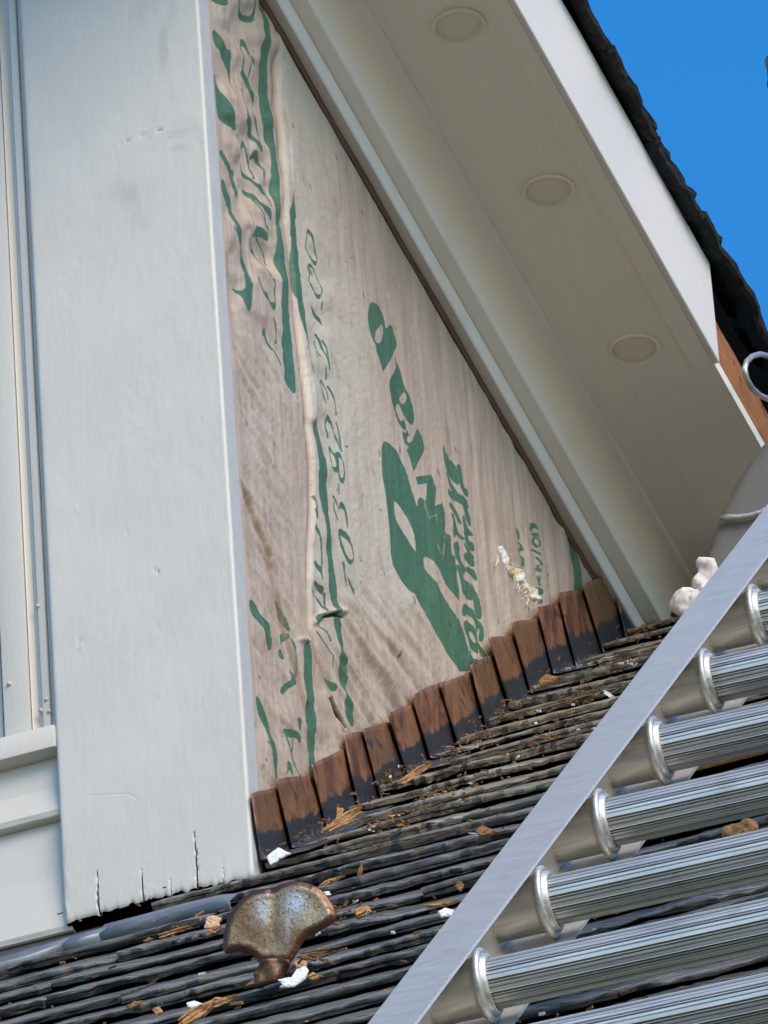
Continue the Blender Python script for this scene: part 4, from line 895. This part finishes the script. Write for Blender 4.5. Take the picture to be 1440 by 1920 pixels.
pillow('guard_plate', fan, (gpt, gn_), .0016, M_GUARD, sg, 2.5, .35, guard_rel, edge=.0006, extra={'patch': lambda x, y: np.clip(np.exp(-(((x-555)/20)**2+((y-1698)/26)**2))*1.1+.8*np.exp(-(((x-496)/15)**2+((y-1706)/26)**2))+.35*np.exp(-(((x-540)/6)**2+((y-1745)/30)**2))-.5*np.exp(-((x-515)/6)**2), 0, 1)})
stem = cr(*zc, [(510, 860), (500, 930), (455, 985), (475, 1030), (430, 1120), (560, 1095), (700, 1060), (745, 990), (800, 890), (760, 850), (640, 840)])
def stem_rel(x, y, d): return .0014*np.sin((x-y*.5)/6.5)+.0015*np.exp(-((x-490)/4)**2)
pillow('guard_stem', stem, (gpt+np.array([0, -.006, 0]), (0.1, -1, -.6)), .0018, M_GUARD, sg, 2.5, .6, stem_rel)
mb = MB(); mb.box(gpt-X_*.012+RN*.002-SL*.02, X_*.026, SL*.13, RN*.003, .001); mb.build('guard_strap', M_GUARD, sg)

# ------------------------------------------------------------------ ladder
LA = math.radians(46.0223); SP = .147*SC
LD = np.array([0, math.cos(LA), math.sin(LA)]); LN = np.array([0, -math.sin(LA), math.cos(LA)])
cam0 = CAM/SC
LP = (cam0+(np.array([-0.17674548, 1.00968746, 0.58838551])-cam0)*(.147/.24))*SC
ML = X_*math.cos(.028)-LN*math.sin(.028); LNr = np.cross(ML, LD); LNr = -LNr if LNr @ LN < 0 else LNr
lad = empty('ladder', LP-LD*.5); tag(lad, 'aluminium ladder with round ribbed rungs lying up the roof', 'ladder')
ksc = .147/.18*SC
XW, DF, XRR, XRE = -.030*ksc, .0218*ksc, -.0007*ksc, .0108*ksc
def rail(side_):
    s_ = 1 if side_ == 0 else -1
    o0 = LP if side_ == 0 else LP+ML*.44
    th = .0026; wfl = XRR-XW; wr_ = (-.0085-(-.008))*ksc
    def q(x, n): return ML*(x*s_)+LNr*n
    prof = [q(XW, DF), q(XRR, DF), q(XRR+.0012, DF-.0012), q(XRR, DF-th), q(XW+th+.004, DF-th), q(XW+th, DF-th-.004), q(XW+th, -DF+th+.004), q(XW+th+.004, -DF+th), q(XRE, -DF+th), q(XRE, -DF), q(XW, -DF)]
    mb = MB(); mb.sweep(prof, o0-LD*SP*1.9, o0+LD*SP*9.4)
    return mb.build('side_rail', M_RAIL, lad)
rail(0); rail(1)
RR = .0172
FA = []                                                        # flutes: a narrow groove with a raised bead, twelve round the rung
NFL = 12
for c in range(NFL):
    a0 = 2*math.pi*(c+.3)/12
    FA += [(a0-.075, 0), (a0-.050, -.0003), (a0-.024, .0019), (a0+.016, .0019), (a0+.040, -.0004), (a0+.075, -.0004), (a0+.095, .0014), (a0+.125, .0014), (a0+.145, 0), (a0+.20, 0), (a0+.25, .0001), (a0+.275, .0009), (a0+.295, .0009), (a0+.32, .0001), (a0+.38, 0)]
nf = len(FA)
for k in range(-1, 10):
    c = LP+LD*SP*k
    mb = MB(); pr = [(RR-g_)*(math.cos(a_)*LD+math.sin(a_)*LNr) for a_, g_ in FA]
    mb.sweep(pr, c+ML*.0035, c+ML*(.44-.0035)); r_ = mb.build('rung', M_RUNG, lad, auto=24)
    vv_ = np.array([v.co[:] for v in r_.data.vertices])-c; rad_ = np.linalg.norm(vv_-np.outer(vv_ @ ML, ML), axis=1)
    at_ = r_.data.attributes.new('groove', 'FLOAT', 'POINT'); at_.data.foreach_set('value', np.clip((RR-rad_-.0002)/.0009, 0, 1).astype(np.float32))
    for (cc, ax) in ((c, ML), (c+ML*.44, -ML)):
        mb = MB(); mb.lathe([(.0205, XW+.0020), (.0205, -.0052), (.0215, -.0042), (.0228, -.0022), (.0262, -.0004), (.0262, .002), (.0248, .0034), (.0228, .0036), (.0222, .0026), (.0218, .0040), (.0212, .0062), (.0196, .0072), (.0182, .0066), (.0174, .0050), (.0170, .003)], cc, ax, 48)
        o = mb.build('collar', M_COLLAR, None, True); o.parent = r_; o.matrix_parent_inverse = r_.matrix_basis.inverted()
        o.matrix_parent_inverse = (Matrix.Translation(Vector(lad.location)) @ Matrix.Translation(-Vector(lad.location))).inverted()

# ------------------------------------------------------------------ things beside the ladder on the right
bp = on_roof(1330, 1175, .0)
yb = float(bp[1])-.02
gb = pillow('curved_panel', [(1300, 1185), (1316, 1120), (1322, 1075), (1334, 1022), (1349, 978), (1373, 928), (1400, 882), (1422, 852), (1444, 826), (1500, 775), (1580, 740), (1680, 760), (1700, 1000), (1620, 1185)], ((0, yb, 0), (0.12, -1, -.1)), .006, M_GREYB, None, 9, .12, None, True, 1, .004)
tag(gb, 'grey weathered panel with a curved edge behind the top of the ladder', 'panel')
yk = yb-.016
mb = MB(); pts = [(1351, 971), (1366, 970), (1385, 970), (1405, 967), (1425, 961), (1445, 952), (1480, 935), (1540, 915)]
PN = np.array([.12, -1, -.1])/np.linalg.norm([.12, -1, -.1])
mb.tube([on_plane(x, y, np.array([0, yb, 0])+PN*.016, PN) for x, y in pts], [.0030, .0036, .0034, .0031, .0032, .0033, .0034, .0034], 12)
tag(mb.build('hook', M_WIRE, None, True), 'blunt grey bent rod sticking out in front of the curved panel', 'hook')
xl = x6+.03
ring = [(1442, 668), (1425, 664), (1410, 668), (1400, 678), (1396, 692), (1400, 710), (1410, 728), (1424, 741), (1444, 750), (1470, 752), (1495, 735), (1505, 705), (1490, 680), (1462, 668), (1442, 668)]
mb = MB(); mb.tube([on_x(x, y, xl) for x, y in ring], .0031, 12)
mb.tube([on_x(x, y, xl) for x, y in [(1444, 750), (1462, 800), (1470, 900), (1476, 960)]], .0028, 10)
tag(mb.build('wire_loop', M_WIRE, None, True), 'thick grey wire bent into a loop under the dormer roof edge', 'wire')
# cloth wedged behind the rail
clo = empty('rag', on_y(1290, 1150, yb-.03)); tag(clo, 'crumpled pinkish white rag wedged between ladder rail and eave', 'rag')
def cloth_rel(x, y, d): return .0035*fbm(x/24, y/24, 3, 3)+.0024*vnoise((x+.6*y)/11+.6*vnoise(x/20, y/20, 8), (y-.6*x)/44, 5)
pillow('cloth_fold', [(1252, 1136), (1262, 1116), (1276, 1103), (1296, 1102), (1306, 1108), (1318, 1098), (1340, 1098), (1366, 1110), (1350, 1180), (1316, 1200), (1292, 1185), (1285, 1158), (1262, 1150)], ((0, yb-.035, 0), (.1, -1, -.2)), .008, M_CLOTH, clo, 3, .6, cloth_rel)
pillow('cloth_fold', [(1296, 1106), (1299, 1086), (1310, 1072), (1303, 1058), (1308, 1047), (1326, 1043), (1345, 1050), (1350, 1110), (1320, 1116)], ((0, yb-.028, 0), (.1, -1, -.2)), .006, M_CLOTH, clo, 3, .6, cloth_rel)
# capped pipe on the ridge, only its edge in the picture
pv = on_y(1468, 132, 2.75)
mb = MB(); sc_ = float(np.linalg.norm(pv-CAM))/FPX
vp = empty('vent_pipe', (pv[0], pv[1], pv[2]-.3)); tag(vp, 'dark metal pipe cap in the sky at the right edge', 'pipe')
mb.lathe([(.001, 26*sc_), (20*sc_, 26*sc_), (33*sc_, 22*sc_), (30*sc_, 18*sc_), (31*sc_, -24*sc_), (34*sc_, -28*sc_), (33*sc_, -33*sc_), (12*sc_, -36*sc_)], pv, (-.03, 0, 1), 24); mb.build('cap', m_plain('dark_zinc', (.10, .10, .12), .4, 30, .3, .2, .6), vp, auto=40)
mb = MB(); mb.tube([pv-np.array([0, 0, 30*sc_]), np.array([pv[0], pv[1], 1.2])], 12*sc_, 16); mb.build('stack', M_GALV, vp, True)

# ------------------------------------------------------------------ chips and flakes lying on the shingles
CN = RN*.75-fw*.8
def splinter_mesh(P, pt, mat, rs):
    c0 = P.mean(0); U, S_, Vt = np.linalg.svd(P-c0); ax = Vt[0]; px_ = np.array([-ax[1], ax[0]])
    a = (P-c0) @ ax; b = (P-c0) @ px_; L0, L1 = a.min(), a.max()
    nsl = int(np.clip((b.max()-b.min())/2.2, 3, 8)); mb = MB(); nn = CN/np.linalg.norm(CN); nn = -nn if nn @ fw > 0 else nn
    for i in range(nsl):
        off = (b.min()*.8+(b.max()-b.min())*.8*(i+.5)/nsl)+rs.normal(0, .5); s0 = L0+rs.uniform(0, .28)*(L1-L0); s1 = L1-rs.uniform(0, .28)*(L1-L0)
        w = rs.uniform(1.2, 2.8); bend = rs.normal(0, 1.6); h = rs.uniform(.0004, .0030)
        prof = []
        m = 7
        for j in range(m):
            t_ = j/(m-1); wj = w*(.25+.75*math.sin(math.pi*min(1, t_*1.1+.08))**.6)*rs.uniform(.8, 1.15)
            cpt = c0+ax*(s0+(s1-s0)*t_)+px_*(off*(1-.35*abs(2*t_-1))+bend*(t_-.5)**2*4)
            hj = h+rs.normal(0, .0003)+.0012*t_*rs.uniform(-1, 1)
            for e, dh in ((-wj, 0), (-wj*.3, .0012), (wj, .0008), (wj*.4, -.0008)):
                q = cpt+px_*e; prof.append(on_plane(q[0], q[1], pt, CN)+nn*(hj+dh))
        F = [(j*4+k_, j*4+(k_+1) % 4, (j+1)*4+(k_+1) % 4, (j+1)*4+k_) for j in range(m-1) for k_ in range(4)]+[(3, 2, 1, 0), tuple((m-1)*4+k_ for k_ in range(4))]
        mb.add(prof, F)
    return mb
def chip(name, poly, mat, label, cat='wood chip', lift=.012, th=.004, sm=0, group='wood scraps and paint flakes on the roof', step=4):
    P = np.asarray(poly, float); low = P[P[:, 1].argmax()]
    pt = on_roof(low[0], low[1], lift)
    rs = int(abs(P.sum())) % 997
    if name == 'wood_splinter':
        o = splinter_mesh(P, pt, mat, np.random.default_rng(rs)).build(name, mat)
        tag(o, label, cat, group); return o
    dd = np.array([P[:, 0].max()-P[:, 0].min(), P[:, 1].max()-P[:, 1].min()]); an = math.atan2(-dd[1], dd[0])
    rel = lambda x, y, d: .0006*vnoise((-x*math.sin(an)+y*math.cos(an))/3.2, (x*math.cos(an)+y*math.sin(an))/22, rs)+.0003*vnoise(x/4, y/4, rs+3)
    Q = []
    for i_ in range(len(P)):                                       # splintery outline
        a_, b_ = P[i_], P[(i_+1) % len(P)]; Q += [a_, (a_+b_)/2+(rng.normal(0, 1.0, 2) if sm == 0 else 0)]
    o = pillow(name, Q, (pt, CN), th*.2, mat, None, step, .25, rel, False, sm, .0007)
    tag(o, label, cat, group); return o
chip('wood_splinter', [(600, 1563), (618, 1545), (640, 1530), (668, 1516), (692, 1511), (688, 1523), (662, 1540), (640, 1553), (612, 1567)], M_CHIP_O, 'long orange splinter lying at the foot of the third copper flashing piece')
chip('wood_chip', [(632, 1514), (645, 1516), (642, 1532), (630, 1536)], M_CHIP_O, 'small upright orange block touching the long orange splinter')
chip('wood_splinter', [(745, 1471), (760, 1455), (782, 1440), (808, 1424), (819, 1430), (800, 1448), (776, 1463), (752, 1477)], M_CHIP_O, 'crumbling orange and brown splinter below the sixth copper flashing piece')
chip('paint_flake', [(500, 1607), (512, 1597), (522, 1590), (530, 1594), (546, 1601), (530, 1609), (520, 1616), (508, 1622)], M_FLAKE, 'white paint flake beside the bottom corner of the white corner board', 'paint flake')
chip('wood_chip', [(383, 1740), (388, 1722), (402, 1717), (416, 1722), (411, 1737), (394, 1742)], M_CHIP_P, 'flat pinkish wood chip left of the snow guard, above an orange strip')
chip('wood_splinter', [(384, 1748), (400, 1744), (418, 1740), (414, 1748), (394, 1755)], M_CHIP_O, 'orange strip just under the pinkish chip left of the snow guard')
chip('wood_splinter', [(296, 1757), (330, 1746), (371, 1736), (366, 1744), (325, 1756), (300, 1762)], M_CHIP_O, 'thin straight tan splinter under the grey flashing strip')
chip('wood_chip', [(268, 1764), (280, 1758), (288, 1761), (276, 1768)], M_CHIP_D, 'small brown chip at the lower end of the thin tan splinter')
chip('paint_flake', [(521, 1838), (546, 1834), (556, 1818), (570, 1812), (579, 1820), (572, 1836), (552, 1850), (524, 1852), (532, 1845)], M_FLAKE, 'large bent white flake leaning on the snow guard stem', 'paint flake')
chip('wood_chip', [(548, 1808), (562, 1800), (576, 1804), (572, 1816), (556, 1820)], M_CHIP_P, 'pale chip between the snow guard stem and the bent white flake')
chip('wood_splinter', [(326, 1926), (348, 1902), (386, 1880), (400, 1886), (378, 1908), (352, 1930)], M_CHIP_O, 'thick pale orange splinter at the bottom edge, leaning against another')
chip('wood_splinter', [(378, 1888), (410, 1873), (446, 1868), (444, 1876), (408, 1886), (386, 1898)], M_CHIP_O, 'thin orange splinter crossing over the thick one at the bottom edge')
chip('wood_splinter', [(374, 1910), (392, 1888), (404, 1880), (400, 1890), (382, 1912)], M_CHIP_D, 'short darker splinter under the crossing pair at the bottom edge')
chip('paint_flake', [(350, 1881), (364, 1877), (383, 1884), (368, 1890), (352, 1889)], M_FLAKE, 'small white flake lying above the crossing splinters', 'paint flake')
chip('wood_chip', [(285, 1893), (299, 1888), (306, 1898), (293, 1906)], M_CHIP_O, 'cube-like orange chip near the bottom edge', th=.006)
chip('wood_chip', [(235, 1888), (252, 1878), (268, 1876), (264, 1884), (244, 1892)], M_CHIP_D, 'flat brown chip left of the cube-like chip')
chip('wood_splinter', [(560, 1791), (600, 1783), (636, 1779), (631, 1788), (566, 1798)], M_CHIP_D, 'reddish brown splinter right of the snow guard, the upper of two')
chip('wood_splinter', [(556, 1793), (590, 1797), (614, 1800), (612, 1807), (570, 1801)], M_CHIP_O, 'pointed tan splinter right of the snow guard, the lower of two')
chip('wood_chip', [(578, 1830), (588, 1824), (608, 1831), (594, 1837), (582, 1838)], M_CHIP_O, 'small orange chip right of the bent white flake')
chip('wood_chip', [(820, 1710), (834, 1703), (852, 1706), (846, 1718), (828, 1721)], M_FLAKE, 'cream chip close to the left edge of the ladder rail', 'wood chip')
chip('wood_chip', [(665, 1707), (676, 1702), (690, 1699), (698, 1709), (686, 1718), (670, 1722)], M_CHIP_O, 'crumbly orange chip midway between snow guard and ladder', th=.006)
chip('wood_splinter', [(667, 1652), (673, 1632), (680, 1616), (685, 1619), (678, 1636), (672, 1652)], M_CHIP_D, 'reddish stick standing upright between two shingle courses')
chip('wood_splinter', [(598, 1660), (618, 1650), (648, 1640), (652, 1646), (634, 1656), (604, 1665)], M_CHIP_O, 'broken orange splinter above and right of the snow guard')
chip('wood_splinter', [(795, 1700), (830, 1695), (872, 1688), (869, 1695), (830, 1702), (798, 1706)], M_CHIP_O, 'long thin yellow splinter reaching under the ladder rail')
chip('wood_splinter', [(1130, 1299), (1138, 1297), (1158, 1310), (1155, 1316), (1142, 1308)], M_FLAKE, 'white twig-like sliver high on the shingles near the rail', 'splinter')
chip('wood_chip', [(1008, 1279), (1024, 1264), (1040, 1268), (1056, 1271), (1034, 1280), (1014, 1287)], M_CHIP_D, 'curled brown leaf-like chip at the foot of the eleventh flashing piece')
chip('wood_chip', [(852, 1664), (862, 1652), (870, 1660), (864, 1672)], M_CHIP_D, 'small dark brown wedge on a shingle left of the rail')
chip('wood_chip', [(890, 1560), (905, 1549), (925, 1556), (940, 1560), (918, 1566), (898, 1568)], M_CHIP_D, 'red-brown bark piece on the shingles beside the rail')
chip('wood_chip', [(600, 1676), (618, 1672), (622, 1678), (606, 1682)], M_FLAKE, 'tiny pale flake above the right lobe of the snow guard', 'paint flake')

sh = empty('copper_sheet', on_roof(1330, 1468)); tag(sh, 'reddish rusty sheet on the roof showing between two ladder rungs', 'metal sheet')
pc = on_roof(1195, 1474, .006); mb = MB(); mb.box(pc, X_*.42, SL*.30, RN*.004, .001); mb.box(pc+RN*.0045+X_*.02, X_*.38, SL*.012, RN*.010, .002); mb.build('sheet', M_RAFTER, sh)
gpt2 = on_roof(1385, 1572, .004)
o = pillow('metal_scrap', [(1352, 1572), (1356, 1552), (1372, 1544), (1384, 1548), (1396, 1536), (1414, 1536), (1424, 1550), (1416, 1575), (1384, 1580)], (gpt2, gn_), .006, M_CHIP_O, None, 4, .6, lambda x, y, d: .003*fbm(x/9, y/9, 5, 2))
tag(o, 'crumpled orange brown scrap showing between two lower ladder rungs', 'scrap')

# litter nobody could count: slivers, crumbs and needles caught on the courses
cols_ = [M_CHIP_D, M_CHIP_O, M_FLAKE]
for mi, (mat, cnt, nm, lb) in enumerate([(M_CHIP_D, 520, 'roof_litter', 'dark wood crumbs caught along the shingle courses'), (M_CHIP_O, 90, 'roof_litter', 'orange wood slivers scattered along the shingle courses'), (M_FLAKE, 42, 'paint_litter', 'tiny white paint crumbs scattered over the shingles')]):
    mb = MB(); rs = random.Random(40+mi)
    for i in range(cnt):
        for _ in range(50):
            clump = rs.random() < .55
            px = rs.uniform(-20, 1300); py = rs.uniform(1150, 1930)
            if clump:
                c0 = rs.choice([(1020, 1278), (570, 1578), (745, 1478), (1120, 1310), (980, 1345), (880, 1420), (1000, 1440), (900, 1490), (1180, 1262), (640, 1560), (850, 1500), (1240, 1195), (930, 1395), (1080, 1340), (760, 1560), (700, 1710), (1060, 1390), (530, 1615)])
                px = rs.gauss(c0[0], 26); py = c0[1]-.26*(px-c0[0])+rs.gauss(0, 5)
            p = on_roof(px, py, 0)
            s_ = float(p @ SL)
            if p[0] > .006 or p[1] < -.04: break
        kk = math.floor((s_-S0)/EXPO+.12)
        sb = S0+(kk-.12)*EXPO
        p = np.array([p[0], 0, 0])+SL*(sb-rs.uniform(.001, .010))+RN*rs.uniform(.006, .018) if rs.random() < .6 else np.array([p[0], 0, 0])+SL*(sb+rs.uniform(.0, .03))+RN*rs.uniform(.0165, .020)
        a = rs.gauss(.0, .7); ln = rs.uniform(.002, .010)*(1.2 if mi == 1 else .9)*rs.uniform(.5, 1.2); w = rs.uniform(.0005, .0026)
        dv = (X_*math.cos(a)+SL*math.sin(a)*.6+RN*rs.gauss(0, .25))*ln
        cv = np.cross(dv, RN); cv = cv/np.linalg.norm(cv)*w
        mb.box(p-dv/2, dv, cv, RN*rs.uniform(.0006, .0022))
    tag(mb.build(nm, mat), lb, 'litter', None, 'stuff')
